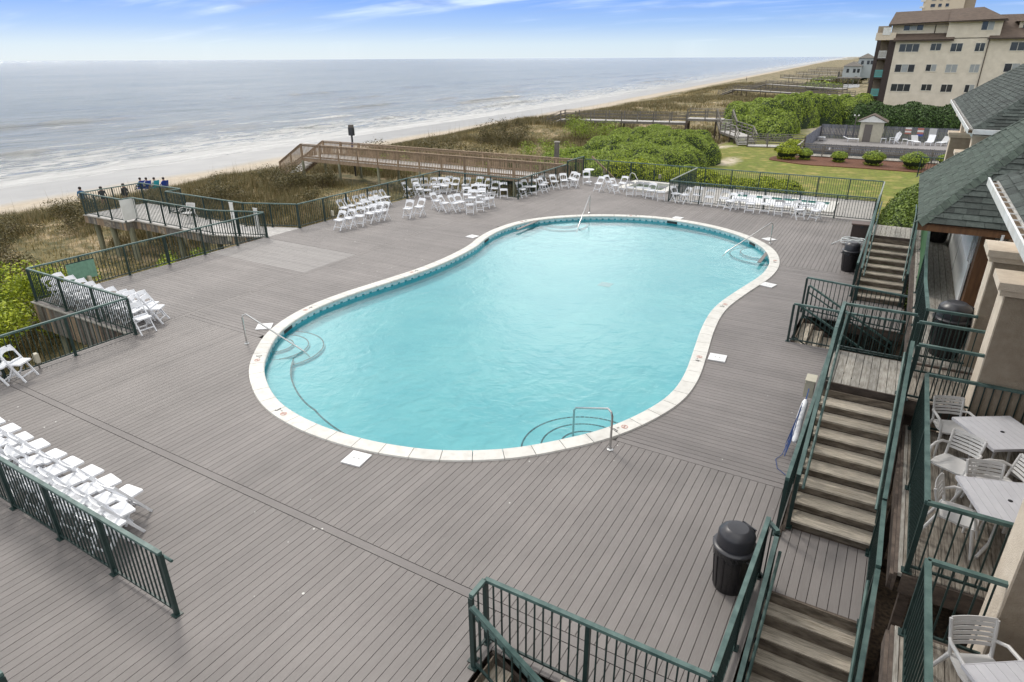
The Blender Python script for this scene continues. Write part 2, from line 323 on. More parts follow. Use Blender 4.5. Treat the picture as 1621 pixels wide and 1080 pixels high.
# terrain: sand, wet sand, dune soil and lawn chosen by where the ground lies
def ground_mat():
    m = bpy.data.materials.new('sand soil and lawn'); m.use_nodes = True; t = m.node_tree; n = t.nodes; l = t.links; b = n['Principled BSDF']
    g = n.new('ShaderNodeNewGeometry'); sp = n.new('ShaderNodeSeparateXYZ'); l.new(g.outputs['Position'], sp.inputs[0])
    def noise(s, d=5, vec=None):
        z = n.new('ShaderNodeTexNoise'); z.inputs['Scale'].default_value = s; z.inputs['Detail'].default_value = d; l.new(vec or g.outputs['Position'], z.inputs[0]); return z.outputs[0]
    def mth(op, a, c, d=None):
        x = n.new('ShaderNodeMath'); x.operation = op
        for k, v in enumerate((a, c, d)):
            if v is None: continue
            if isinstance(v, (int, float)): x.inputs[k].default_value = v
            else: l.new(v, x.inputs[k])
        return x.outputs[0]
    def rng_(v, a, c, o0=0, o1=1):
        x = n.new('ShaderNodeMapRange'); l.new(v, x.inputs[0])
        for k, q in ((1, a), (2, c), (3, o0), (4, o1)): x.inputs[k].default_value = q
        return x.outputs[0]
    def mix(f, a, c):
        x = n.new('ShaderNodeMix'); x.data_type = 'RGBA'
        for k, v in ((0, f), (6, a), (7, c)):
            if isinstance(v, (int, float)): x.inputs[k].default_value = v
            elif isinstance(v, tuple): x.inputs[k].default_value = (*v, 1)
            else: l.new(v, x.inputs[k])
        return x.outputs[2]
    sand = mix(rng_(noise(2.2), .3, .7), (.5, .43, .34), (.36, .3, .225))
    wet = mix(rng_(noise(.25), .35, .65), (.3, .29, .275), (.24, .232, .222))
    us = mth('ADD', sp.outputs[0], mth('ADD', mth('MULTIPLY', sp.outputs[1], .04), mth('MULTIPLY', mth('MAXIMUM', mth('SUBTRACT', sp.outputs[1], 150), 0), .04)))
    us = mth('ADD', us, mth('MULTIPLY', noise(.06, 3), 5))
    wetf = rng_(us, -59.2, -62.5)
    beach = mix(wetf, sand, wet)
    soil = mix(rng_(noise(.35, 6), .42, .6), (.17, .14, .06), (.42, .32, .2))
    soil = mix(rng_(noise(1.6, 5), .4, .62), soil, (.075, .075, .028))
    dune = rng_(mth('ADD', us, mth('MULTIPLY', noise(.3, 4), 4)), -51.5, -53.5)
    c = mix(dune, soil, beach)
    # bare pale sand patches
    def patch(x, y, r, s=1.0):
        dx = mth('MULTIPLY', mth('SUBTRACT', sp.outputs[0], x), 1/s); dy = mth('SUBTRACT', sp.outputs[1], y)
        d = mth('SQRT', mth('ADD', mth('MULTIPLY', dx, dx), mth('MULTIPLY', dy, dy)), 0)
        return rng_(mth('ADD', d, mth('MULTIPLY', noise(.5, 5), r*1.3)), r*1.5, r*.9)
    lawn = mix(rng_(noise(.22, 5), .35, .65), (.14, .185, .013), (.195, .2, .022))
    lawn = mix(rng_(noise(5, 4), .35, .7), lawn, (.1, .11, .014)); lawn = mix(rng_(noise(1.1, 6), .5, .72), lawn, (.3, .245, .07))
    lf = mth('MULTIPLY', rng_(sp.outputs[0], -17.5, -16.5), rng_(sp.outputs[1], 38, 39))
    lf = mth('MULTIPLY', lf, rng_(sp.outputs[1], 108, 104))
    c = mix(lf, c, lawn)
    for (x, y, r, s) in ((-13.2, 60.5, 4.2, .33), (-9.0, 93, 7, .65), (-6, 90, 4, 1.0), (-16.5, 71, 3, .6)):
        f = mth('MULTIPLY', patch(x, y, r, s), rng_(noise(3, 5), .3, .5))
        c = mix(f, c, (.52, .44, .34))
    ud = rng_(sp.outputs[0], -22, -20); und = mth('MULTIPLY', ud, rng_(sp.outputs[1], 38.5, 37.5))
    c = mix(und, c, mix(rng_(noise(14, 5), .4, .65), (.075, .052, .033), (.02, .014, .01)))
    l.new(c, b.inputs['Base Color'])
    rg = mth('MULTIPLY', wetf, dune); l.new(rng_(rg, 0, 1, .95, .42), b.inputs['Roughness'])
    bp = n.new('ShaderNodeBump'); bp.inputs['Strength'].default_value = .6; bp.inputs['Distance'].default_value = .08
    l.new(mth('MULTIPLY', noise(3.5, 6), rng_(rg, 0, 1, 1, .04)), bp.inputs['Height']); l.new(bp.outputs[0], b.inputs['Normal'])
    return m
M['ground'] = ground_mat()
def sea_mat():
    m = bpy.data.materials.new('grey green sea with foam'); m.use_nodes = True; t = m.node_tree; n = t.nodes; l = t.links; b = n['Principled BSDF']
    g = n.new('ShaderNodeNewGeometry'); sp = n.new('ShaderNodeSeparateXYZ'); l.new(g.outputs['Position'], sp.inputs[0])
    def mapv(s):
        x = n.new('ShaderNodeMapping'); x.inputs['Scale'].default_value = s; l.new(g.outputs['Position'], x.inputs[0]); return x.outputs[0]
    def noise(s, d=5, vec=None, dist=0, rough=.5):
        z = n.new('ShaderNodeTexNoise'); z.inputs['Scale'].default_value = s; z.inputs['Detail'].default_value = d; z.inputs['Distortion'].default_value = dist; z.inputs['Roughness'].default_value = rough; l.new(vec or g.outputs['Position'], z.inputs[0]); return z.outputs[0]
    def mth(op, a, c):
        x = n.new('ShaderNodeMath'); x.operation = op
        for k, v in enumerate((a, c)):
            if isinstance(v, (int, float)): x.inputs[k].default_value = v
            else: l.new(v, x.inputs[k])
        return x.outputs[0]
    def rng_(v, a, c, o0=0, o1=1):
        x = n.new('ShaderNodeMapRange'); l.new(v, x.inputs[0])
        for k, q in ((1, a), (2, c), (3, o0), (4, o1)): x.inputs[k].default_value = q
        return x.outputs[0]
    def mix(f, a, c):
        x = n.new('ShaderNodeMix'); x.data_type = 'RGBA'
        for k, v in ((0, f), (6, a), (7, c)):
            if isinstance(v, (int, float)): x.inputs[k].default_value = v
            elif isinstance(v, tuple): x.inputs[k].default_value = (*v, 1)
            else: l.new(v, x.inputs[k])
        return x.outputs[2]
    us = mth('ADD', sp.outputs[0], mth('ADD', mth('MULTIPLY', sp.outputs[1], .045), mth('MULTIPLY', mth('MAXIMUM', mth('SUBTRACT', sp.outputs[1], 150), 0), .04)))
    us = mth('ADD', us, mth('MULTIPLY', noise(.03, 3), 14))
    near = rng_(us, -175, -85)
    deep = mix(rng_(noise(1, 4, mapv((.02, .006, 1))), .35, .65), (.2, .218, .222), (.27, .283, .283))
    shal = mix(rng_(noise(1, 4, mapv((.12, .04, 1))), .35, .65), (.28, .285, .27), (.37, .37, .355))
    c = mix(near, deep, shal)
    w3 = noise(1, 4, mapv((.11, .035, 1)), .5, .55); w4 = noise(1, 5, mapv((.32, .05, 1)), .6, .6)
    fo = noise(1, 7, mapv((.55, .16, 1)), 1.4, .68)
    foam = mth('MULTIPLY', rng_(fo, .45, .56), rng_(us, -96, -79))
    foam = mth('MAXIMUM', foam, mth('MULTIPLY', rng_(fo, .68, .74), rng_(us, -170, -105, 0, .6)))
    cr = mth('MULTIPLY', rng_(w4, .60, .66), rng_(fo, .42, .55)); foam = mth('MAXIMUM', foam, mth('MULTIPLY', cr, rng_(us, -150, -90, 0, 1)))
    c = mix(mth('MULTIPLY', rng_(w4, .5, .36), .6), c, (.07, .088, .08))  # shade of the wave troughs painted into the colour by the swell noise
    edge = rng_(us, -76.5, -73)
    foam = mth('MAXIMUM', foam, mth('MULTIPLY', rng_(fo, .3, .42), edge))
    foam = mth('MULTIPLY', foam, rng_(sp.outputs[1], 110, 320, 1, .35))
    c = mix(foam, c, (.66, .655, .645))
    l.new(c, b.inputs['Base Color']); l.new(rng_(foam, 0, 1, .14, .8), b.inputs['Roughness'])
    w1 = noise(1, 8, mapv((.7, .22, 1)), .8, .66); w2 = noise(1, 5, mapv((2.6, 1.2, 1)), .5, .6)
    bp = n.new('ShaderNodeBump'); bp.inputs['Strength'].default_value = 1; bp.inputs['Distance'].default_value = 1.5
    l.new(mth('ADD', mth('ADD', w1, mth('MULTIPLY', w4, 2.6)), mth('MULTIPLY', w3, 2.0)), bp.inputs['Height']); l.new(bp.outputs[0], b.inputs['Normal'])
    return m
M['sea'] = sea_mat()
def water_mat(name, tint, bump=.035):
    m = bpy.data.materials.new(name); m.use_nodes = True; t = m.node_tree; n = t.nodes; l = t.links
    n.remove(n['Principled BSDF']); o = n['Material Output']
    tr = n.new('ShaderNodeBsdfTransparent'); tr.inputs[0].default_value = (*tint, 1)
    gl = n.new('ShaderNodeBsdfGlossy'); gl.inputs['Roughness'].default_value = .06; gl.inputs[0].default_value = (1, 1, 1, 1)
    fr = n.new('ShaderNodeFresnel'); fr.inputs[0].default_value = 1.4
    mx = n.new('ShaderNodeMixShader'); l.new(fr.outputs[0], mx.inputs[0]); l.new(tr.outputs[0], mx.inputs[1]); l.new(gl.outputs[0], mx.inputs[2]); l.new(mx.outputs[0], o.inputs[0])
    g = n.new('ShaderNodeNewGeometry')
    z = n.new('ShaderNodeTexNoise'); z.inputs['Scale'].default_value = 2.4; z.inputs['Detail'].default_value = 5; z.inputs['Distortion'].default_value = .8; l.new(g.outputs['Position'], z.inputs[0])
    z2 = n.new('ShaderNodeTexNoise'); z2.inputs['Scale'].default_value = 7; z2.inputs['Detail'].default_value = 3; l.new(g.outputs['Position'], z2.inputs[0])
    a = n.new('ShaderNodeMath'); a.operation = 'MULTIPLY_ADD'; l.new(z2.outputs[0], a.inputs[0]); a.inputs[1].default_value = .16; l.new(z.outputs[0], a.inputs[2])
    bp = n.new('ShaderNodeBump'); bp.inputs['Strength'].default_value = 1; bp.inputs['Distance'].default_value = bump; l.new(a.outputs[0], bp.inputs['Height']); l.new(bp.outputs[0], gl.inputs['Normal']); l.new(bp.outputs[0], fr.inputs['Normal'])
    return m
M['water'] = water_mat('clear pool water', (.84, .985, .99), .016)
M['spa_water'] = water_mat('murky spa water', (.7, .7, .5), .02)
# ------------------------------------------------------------------ ground, beach and sea
def vnoise(x, y, s, seed=0):
    """cheap smooth value noise on arrays"""
    x = np.asarray(x)*s+seed*17.3; y = np.asarray(y)*s+seed*9.1
    xi = np.floor(x); yi = np.floor(y); xf = x-xi; yf = y-yi
    h = lambda a, b: np.modf(np.abs(np.sin(a*127.1+b*311.7+seed)*43758.5453))[0]
    u = xf*xf*(3-2*xf); v = yf*yf*(3-2*yf)
    return (h(xi, yi)*(1-u)+h(xi+1, yi)*u)*(1-v)+(h(xi, yi+1)*(1-u)+h(xi+1, yi+1)*u)*v
def fbm(x, y, s, seed=0): return (vnoise(x, y, s, seed)+.5*vnoise(x, y, s*2.1, seed+3)+.25*vnoise(x, y, s*4.3, seed+5))/1.75
def sm(x, a, b):
    t = np.clip((np.asarray(x, float)-a)/(b-a), 0, 1); return t*t*(3-2*t)
def terrain(x, y):
    x = np.asarray(x, float); y = np.asarray(y, float)
    xs = x+.04*np.clip(y, 0, None)+.04*np.clip(y-150, 0, None)                        # coast frame
    inland = -2.0+.5*sm(y, 37, 42)*sm(x, -19, -16)
    dune = -2.05-1.75*sm(-xs, 39, 55)+1.25*(fbm(x, y, .11, 1)-.35)*sm(xs*-1, 22, 30)
    dune = dune+1.0*np.exp(-((y-78)/24)**2-((x+42)/12)**2)
    z = inland*sm(xs, -26, -20)+dune*(1-sm(xs, -26, -20))
    beach = -3.45-(-53-xs)*.056
    beach = np.maximum(beach, -9)
    k = sm(xs, -55.5, -50.5); z = z*k+beach*(1-k)
    return z
def gridmesh(name, xs, ys, f, m, smooth=True):
    X, Y = np.meshgrid(xs, ys, indexing='ij'); Z = f(X, Y)
    V = np.stack([X.ravel(), Y.ravel(), Z.ravel()], 1); ny = len(ys)
    i, j = np.meshgrid(np.arange(len(xs)-1), np.arange(ny-1), indexing='ij'); a = (i*ny+j).ravel()
    return npmesh(name, V, np.stack([a, a+ny, a+ny+1, a+1], 1), m, smooth)
xs = np.concatenate([[-9000, -3000, -1500, -700, -400], np.arange(-240, -100, 8), np.arange(-100, 12, .8), [14, 20, 30, 50, 90, 160, 400, 1200, 5000, 12000]])
ys = np.concatenate([[-3000, -1000, -300, -100, -50], np.arange(-30, 130, .9), np.arange(132, 300, 4), np.arange(310, 900, 20), [1000, 1300, 1700, 2300, 3200, 5000, 9000, 14000, 45000]])
place('terrain', gridmesh('terrain', xs, ys, terrain, M['ground']), kind='structure', label='sandy dunes, beach and lawn running along the coast')
SEA_Z = -4.72
def sea_h(x, y):
    xs_ = x+.05*y
    z = np.full_like(x, SEA_Z, dtype=float)
    near = sm(xs_, -420, -120)*sm(-xs_, 78, 86)
    for c, w, a, s in ((-93, 1.7, .5, 2), (-104, 2.2, .62, 5), (-121, 3.0, .5, 8), (-150, 4, .5, 11), (-190, 5, .5, 13)):
        g = (fbm(x*0, y, .035, s)-.5)*2
        cc = c+5*(vnoise(y, y*0, .022, s)-.5)*2
        d = (xs_-cc)/w
        z += a*np.clip(g*2.2+.25, 0, 1)*np.where(d > 0, np.exp(-d*d*2.2), np.exp(-d*d*.5))*near
    z += near*.12*(fbm(x, y, .22, 21)-.5)+sm(-xs_, 80, 140)*.18*(fbm(x, y, .09, 31)-.5)
    return z
xs = np.concatenate([[-45000, -25000, -14000, -8000, -4000, -2200, -1300, -900, -700, -560], np.arange(-480, -200, 5), np.arange(-200, -130, 1.6), np.arange(-130, -66, .55)])
ys = np.concatenate([[-45000, -9000, -3000, -1000, -300, -120], np.arange(-60, 220, 1.3), np.arange(222, 600, 6), np.arange(620, 1500, 40), [1700, 2200, 3000, 4500, 8000, 14000, 45000]])
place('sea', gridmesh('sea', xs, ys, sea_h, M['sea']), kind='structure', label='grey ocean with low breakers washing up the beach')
# ------------------------------------------------------------------ pool outline
PO = [(-12.57, 8.78), (-13.54, 9.75), (-14.4, 11.0), (-14.86, 12.6), (-14.86, 14.2), (-14.6, 15.9), (-14.36, 17.6), (-14.32, 19.3), (-14.5, 21.1), (-14.85, 22.4), (-15.05, 23.8), (-14.95, 25.4), (-14.5, 26.7), (-13.5, 28.0), (-11.85, 29.2), (-9.5, 29.95), (-7.06, 29.6), (-5.13, 28.5), (-3.81, 26.95), (-3.15, 25.1), (-3.05, 23.1), (-3.42, 20.8), (-3.65, 19.0), (-3.56, 17.3), (-3.3, 15.5), (-3.1, 14.0), (-3.1, 12.8), (-3.37, 11.7), (-3.85, 10.6), (-4.5, 9.7), (-5.3, 8.85), (-6.4, 8.15), (-7.4, 7.8), (-8.45, 7.62), (-9.7, 7.62), (-11.1, 7.93)]
def catmull(P, k=6):
    o = []; n = len(P)
    for i in range(n):
        p0, p1, p2, p3 = (Vector((*P[(i+j-1) % n], 0)) for j in range(4))
        for q in range(k):
            t = q/k; o.append(.5*((2*p1)+(-p0+p2)*t+(2*p0-5*p1+4*p2-p3)*t*t+(-p0+3*p1-3*p2+p3)*t**3))
    return o
def resample(P, step):
    d = [0]
    for i in range(len(P)): d.append(d[-1]+(P[(i+1) % len(P)]-P[i]).length)
    n = int(d[-1]/step); o = []; k = 0
    for i in range(n):
        s = d[-1]*i/n
        while d[k+1] < s: k += 1
        f = (s-d[k])/(d[k+1]-d[k]); o.append(P[k].lerp(P[(k+1) % len(P)], f))
    return o
pool = resample(catmull(PO), .155)
for _ in range(6): pool = [(pool[i-1]+pool[i]*2+pool[(i+1) % len(pool)])/4 for i in range(len(pool))]
def offset(P, d):
    o = []
    for i in range(len(P)):
        t = (P[(i+1) % len(P)]-P[i-1]).normalized(); o.append(P[i]+Vector((t.y, -t.x, 0))*d)
    return o
ccw = sum(pool[i].x*pool[(i+1) % len(pool)].y-pool[(i+1) % len(pool)].x*pool[i].y for i in range(len(pool))) > 0
sg = -1 if ccw else 1
pin = offset(pool, sg*.33); pclip = offset(pool, sg*.12)
WL = -.14; FLOORZ = -.4
pt = empty('swimming_pool', (0, 0, 0), label='large kidney shaped swimming pool of turquoise water with a white stone rim', cat='swimming pool')
n = len(pool)
mb = MB()
for i in range(n):
    a, b = pin[i], pin[(i+1) % n]; mb.add([(a.x, a.y, .0), (b.x, b.y, .0), (b.x, b.y, -.3), (a.x, a.y, -.3)], [(0, 1, 2, 3)]); mb.add([(a.x, a.y, -.3), (b.x, b.y, -.3), (b.x, b.y, FLOORZ), (a.x, a.y, FLOORZ)], [(0, 1, 2, 3)], 1)
mb.build('basin_wall', [M['plaster_wall'], M['plaster']], pt)
def fan(P, z): 
    m = MB(); m.add([(p.x, p.y, z) for p in P], [tuple(range(len(P)))]); return m
def polyfill(P, z, name, m, parent, **k):
    bm = bmesh.new(); vs = [bm.verts.new((p[0], p[1], z)) for p in P]
    es = [bm.edges.new((vs[i], vs[(i+1) % len(vs)])) for i in range(len(vs))]
    bmesh.ops.triangle_fill(bm, use_beauty=True, edges=es); bmesh.ops.recalc_face_normals(bm, faces=bm.faces)
    if bm.faces and sum(f.normal.z for f in bm.faces) < 0: bmesh.ops.reverse_faces(bm, faces=bm.faces)
    me = bpy.data.meshes.new(name); bm.to_mesh(me); bm.free(); me.materials.append(m); return place(name, me, parent, **k)
polyfill(pin, FLOORZ, 'basin_floor', M['plaster'], pt)
polyfill(pin, WL, 'water_surface', M['water'], pt)
# waterline tiles: pale band with a row of small teal squares under it
tl = MB(); tt = MB(); pt_in = offset(pin, sg*.006); pt_in2 = offset(pin, sg*.009)
for i in range(n):
    a, b = pt_in[i], pt_in[(i+1) % n]; d = (b-a)*.02; a1 = a+d; b1 = b-d
    tl.add([(a1.x, a1.y, -.02), (b1.x, b1.y, -.02), (b1.x, b1.y, -.15), (a1.x, a1.y, -.15)], [(0, 1, 2, 3)])
    a, b = pt_in2[i], pt_in2[(i+1) % n]
    if i % 2 == 0:
        b = a.lerp(b, .62); tt.add([(a.x, a.y, -.1), (b.x, b.y, -.1), (b.x, b.y, -.145), (a.x, a.y, -.145)], [(0, 1, 2, 3)])
tl.build('waterline_tiles', M['tile_light'], pt, kind='stuff'); tt.build('accent_tiles', M['tile_teal'], pt, kind='stuff')
# coping stones
k = 4; pin_o = offset(pool, sg*.36)
mid_top = .035
for s in range(0, n-k+1, k):
    idx = [(s+j) % n for j in range(k+1)]
    if s+k > n-k: idx = [j % n for j in range(s, n+1)]
    O = [pool[i].copy() for i in idx]; I = [pin_o[i].copy() for i in idx]
    for L_ in (O, I):
        d = (L_[1]-L_[0]).normalized()*.007; L_[0] += d; d = (L_[-1]-L_[-2]).normalized()*.007; L_[-1] -= d
    m = MB(); vs = []; fs = []
    prof = [(0, .001), (0.02, mid_top), (.93, mid_top+.004), (1, mid_top-.012), (1, -.03), (0, -.03)]
    for o_, i_ in zip(O, I):
        for f, z in prof: p = o_.lerp(i_, f); vs.append((p.x, p.y, z))
    q = len(prof)
    for j in range(len(O)-1):
        for w in range(q): fs.append((j*q+w, j*q+(w+1) % q, (j+1)*q+(w+1) % q, (j+1)*q+w))
    fs += [tuple(reversed(range(q))), tuple((len(O)-1)*q+w for w in range(q))]
    m.add(vs, fs).build('coping_stone', M['coping'], pt)
    if s+k > n-k: break
# underwater steps, bench ledge and dark tiled edges
def inner_at(x, y):
    return min(range(n), key=lambda i: (pin[i].x-x)**2+(pin[i].y-y)**2)
def step_set(cx, cy, radii, tops):
    i0 = inner_at(cx, cy); c = pin[i0]; ce = Vector((sum(p.x for p in pin)/n, sum(p.y for p in pin)/n, 0))
    t = (pin[(i0+1) % n]-pin[i0-1]).normalized(); nrm = Vector((t.y, -t.x, 0))*sg
    for r, z in zip(radii, tops):
        arc = [c+(t*math.cos(a)+nrm*math.sin(a))*r-nrm*.02 for a in [math.pi*q/24 for q in range(25)]]
        inside = [p for p in arc]
        poly = [(p.x, p.y) for p in inside]
        if sum(poly[i][0]*poly[(i+1) % len(poly)][1]-poly[(i+1) % len(poly)][0]*poly[i][1] for i in range(len(poly))) < 0: poly = poly[::-1]
        MB().prism(poly, FLOORZ, z).build('step', M['plaster'], pt)
        ed = MB(); r2 = r-.035
        pts = [(c+(t*math.cos(a)+nrm*math.sin(a))*r2-nrm*.02) for a in [math.pi*(q+.5)/40 for q in range(40)]]
        for j in range(0, 39):
            a, b = pts[j], pts[j+1]; e = (b-a)*.42; mm = (a+b)/2
            ed.bar((mm-e)+Vector((0, 0, z+.004)), (mm+e)+Vector((0, 0, z+.004)), .032, .01)
        ed.build('step_edge_tiles', M['tile_dark'], pt, kind='stuff')
step_set(-13.7, 10.85, (1.3, .9, .5), (-.33, -.27, -.21))
step_set(-4.45, 10.35, (1.35, .95, .55), (-.33, -.27, -.21))
step_set(-4.35, 26.6, (1.25, .85), (-.34, -.24))
step_set(-12.7, 26.9, (1.2, .8), (-.34, -.24))
i0, i1 = inner_at(-13.3, 10.0), inner_at(-7.2, 8.1)
d_ = (i1-i0) % n
rngi = [(i0+q) % n for q in range(d_+1)] if d_ < n/2 else [(i0-q) % n for q in range((i0-i1) % n+1)]
ins = offset(pin, sg*.62); bm_ = MB(); be = MB()
L_ = len(rngi)
for q in range(L_-1):
    i, j = rngi[q], rngi[q+1]; f0 = min(1, (L_-1-q)/22); f1 = min(1, (L_-2-q)/22)
    a, b = pin[i], pin[j]; a2 = a.lerp(ins[i], max(f0, .02)); b2 = b.lerp(ins[j], max(f1, .02))
    bm_.add([(a.x, a.y, -.25), (b.x, b.y, -.25), (b2.x, b2.y, -.25), (a2.x, a2.y, -.25), (b2.x, b2.y, FLOORZ), (a2.x, a2.y, FLOORZ)], [(0, 1, 2, 3), (3, 2, 4, 5)])
    be.bar((a2.x, a2.y, -.245), (b2.x, b2.y, -.245), .036, .01)
bm_.build('underwater_bench', M['plaster'], pt); be.build('bench_edge_tiles', M['tile_dark'], pt, kind='stuff')
for x, y in ((-8.2, 20.5),): MB().box(x-.22, x+.22, y-.22, y+.22, FLOORZ+.001, FLOORZ+.012).build('floor_drain', M['tile_light'], pt)
# skimmer mouths and depth markers on the rim
def rim(x, y, off=.16):
    i = min(range(n), key=lambda q: (pool[q].x-x)**2+(pool[q].y-y)**2); t = (pool[(i+2) % n]-pool[i-2]).normalized(); nrm = Vector((t.y, -t.x, 0))*sg
    return pool[i]+nrm*off, t, nrm
for (x, y, w) in ((-14.3, 11.4, .45), (-14.8, 22.6, .45), (-8.7, 29.9, .5), (-4.3, 27.7, .45)):
    p, t, nr = rim(x, y, .345); MB().bar(p-t*w/2+Vector((0, 0, -.085)), p+t*w/2+Vector((0, 0, -.085)), .03, .1).build('skimmer_mouth', M['ink'], pt)
def text_mesh(txt, size, m, name, parent, mw):
    cu = bpy.data.curves.new(name, 'FONT'); cu.body = txt; cu.size = size; cu.align_x = 'CENTER'; cu.align_y = 'CENTER'; cu.extrude = .001
    o = bpy.data.objects.new(name, cu); COL.objects.link(o); dg = bpy.context.evaluated_depsgraph_get()
    me = bpy.data.meshes.new_from_object(o.evaluated_get(dg)); bpy.data.objects.remove(o); me.materials.clear(); me.materials.append(m)
    r = place(name, me, parent); r.matrix_world = mw; return r
def marker(x, y, txt):
    p, t, nr = rim(x, y, .165); z = .0415
    r = Vector((t.x, t.y, 0)); u = nr.copy()           # read from the deck, top towards the water
    if r.cross(u).z < 0: r = -r
    def MW(off, uo=0): 
        q = p+r*off+u*uo; return Matrix(((r.x, u.x, 0, q.x), (r.y, u.y, 0, q.y), (0, 0, 1, z), (0, 0, 0, 1)))
    g = empty('depth_marker', (0, 0, 0)); g.parent = pt
    text_mesh(txt, .19, M['ink'], 'depth_number', g, MW(-.13))
    ring = MB(); pts = [Vector((math.cos(a)*.062, math.sin(a)*.062, 0)) for a in [2*math.pi*q/20 for q in range(20)]]
    for j in range(20): ring.bar(pts[j], pts[(j+1) % 20], .016, .003)
    ring.bar((-.044, -.044, 0), (.044, .044, 0), .014, .003); ring.bar((-.05, .0, 0), (.045, .012, 0), .014, .003)
    o = ring.build('no_diving_symbol', M['marker_red'], g); o.matrix_world = MW(.12)
    text_mesh('FT', .05, M['ink'], 'unit', g, MW(-.02, .03))
for x, y, s in ((-3.72, 10.9, '3'), (-10.55, 7.85, '3'), (-13.3, 9.3, '3'), (-3.25, 15.0, '4'), (-3.6, 19.2, '5'), (-3.1, 24.9, '4'), (-15.05, 12.6, '4'), (-15.3, 17.4, '5'), (-14.6, 26.0, '5'), (-10.6, 29.8, '5')): marker(x, y, s)
def skimmer_lid(cx, cy, rot, s=.42, l=.42):
    o = MB().box(-l/2, l/2, -s/2, s/2, .002, .03).build('skimmer_lid', M['lid'], None, loc=None) if False else None
    g = empty('skimmer_lid', (cx, cy, 0), rot)
    MB().box(-l/2, l/2, -s/2, s/2, .002, .028).build('frame', M['lid'], g)
    r = MB(); pts = [(math.cos(a)*.13, math.sin(a)*.13, .029) for a in [2*math.pi*q/20 for q in range(20)]]
    for j in range(20): r.bar(pts[j], pts[(j+1) % 20], .006, .004)
    r.build('round_cover', M['gutter'], g)
    for q in (-.055, .055): MB().lathe([(.012, 0), (.012, .004)], 8, (q, 0, .028)).build('finger_hole', M['ink'], g)
    return g
for lab, cx, cy, rot in (('white skimmer lid by the near left rim, next to the number 3 marker', -7.83, 7.42, R(8)), ('white skimmer lid beside the right rim where the pool narrows', -3.02, 15.4, R(6)), ('white skimmer lid by the right rim in front of the far trash can', -3.0, 22.0, R(-14)),
                         ('white skimmer lid beside the stainless rail on the left rim', -14.75, 11.1, R(40)), ('white skimmer lid on the left rim nearest the sea fence chairs', -15.2, 22.5, R(-8)), ('white skimmer lid at the middle of the far rim', -8.6, 30.2, R(-8)), ('white skimmer lid behind the far right pool rail', -4.1, 28.2, R(-38))):
    g = skimmer_lid(cx, cy, rot); props(g, lab, 'skimmer lid', 'skimmer lids round the pool')
# stainless hand rails
def pool_rail(base, wat, lab, h=.86, zend=-.3, wh=None):
    b = Vector((base[0], base[1], 0)); w = Vector((wat[0], wat[1], 0)); d = (w-b); L = d.length; d.normalize()
    g = empty('pool_handrail', b, 0, label=lab, cat='pool handrail', group='stainless steel handrails into the pool')
    rr = .12
    if wh is None: pts = [Vector((0, 0, 0)), Vector((0, 0, h-rr)), d*.035+Vector((0, 0, h-.035)), d*.12+Vector((0, 0, h)), d*(L)+Vector((0, 0, WL)), d*(L+.15)+Vector((0, 0, zend))]
    else: pts = [Vector((0, 0, 0)), Vector((0, 0, h-rr)), d*.035+Vector((0, 0, h-.035)), d*.12+Vector((0, 0, h)), d*(L-.06)+Vector((0, 0, wh+.03)), d*L+Vector((0, 0, wh-.05)), d*L+Vector((0, 0, zend))]
    MB().tube(pts, .022, 10).build('tube', M['steel'], g, True)
    MB().lathe([(.065, .001), (.065, .012), (.035, .03), (.026, .07)], 16).build('escutcheon', M['steel'], g, True)
pool_rail((-14.2, 10.05), (-12.75, 10.68), 'stainless pool rail over the left end steps, nearest the sea side chairs')
pool_rail((-12.75, 29.25), (-12.15, 26.6), 'stainless pool rail at the far left of the pool rim')
pool_rail((-3.95, 27.6), (-5.3, 25.9), 'stainless pool rail at the far right end of the pool')
pool_rail((-3.77, 10.15), (-4.75, 10.55), 'stainless pool rail at the near right steps, closest to the camera', wh=.45)
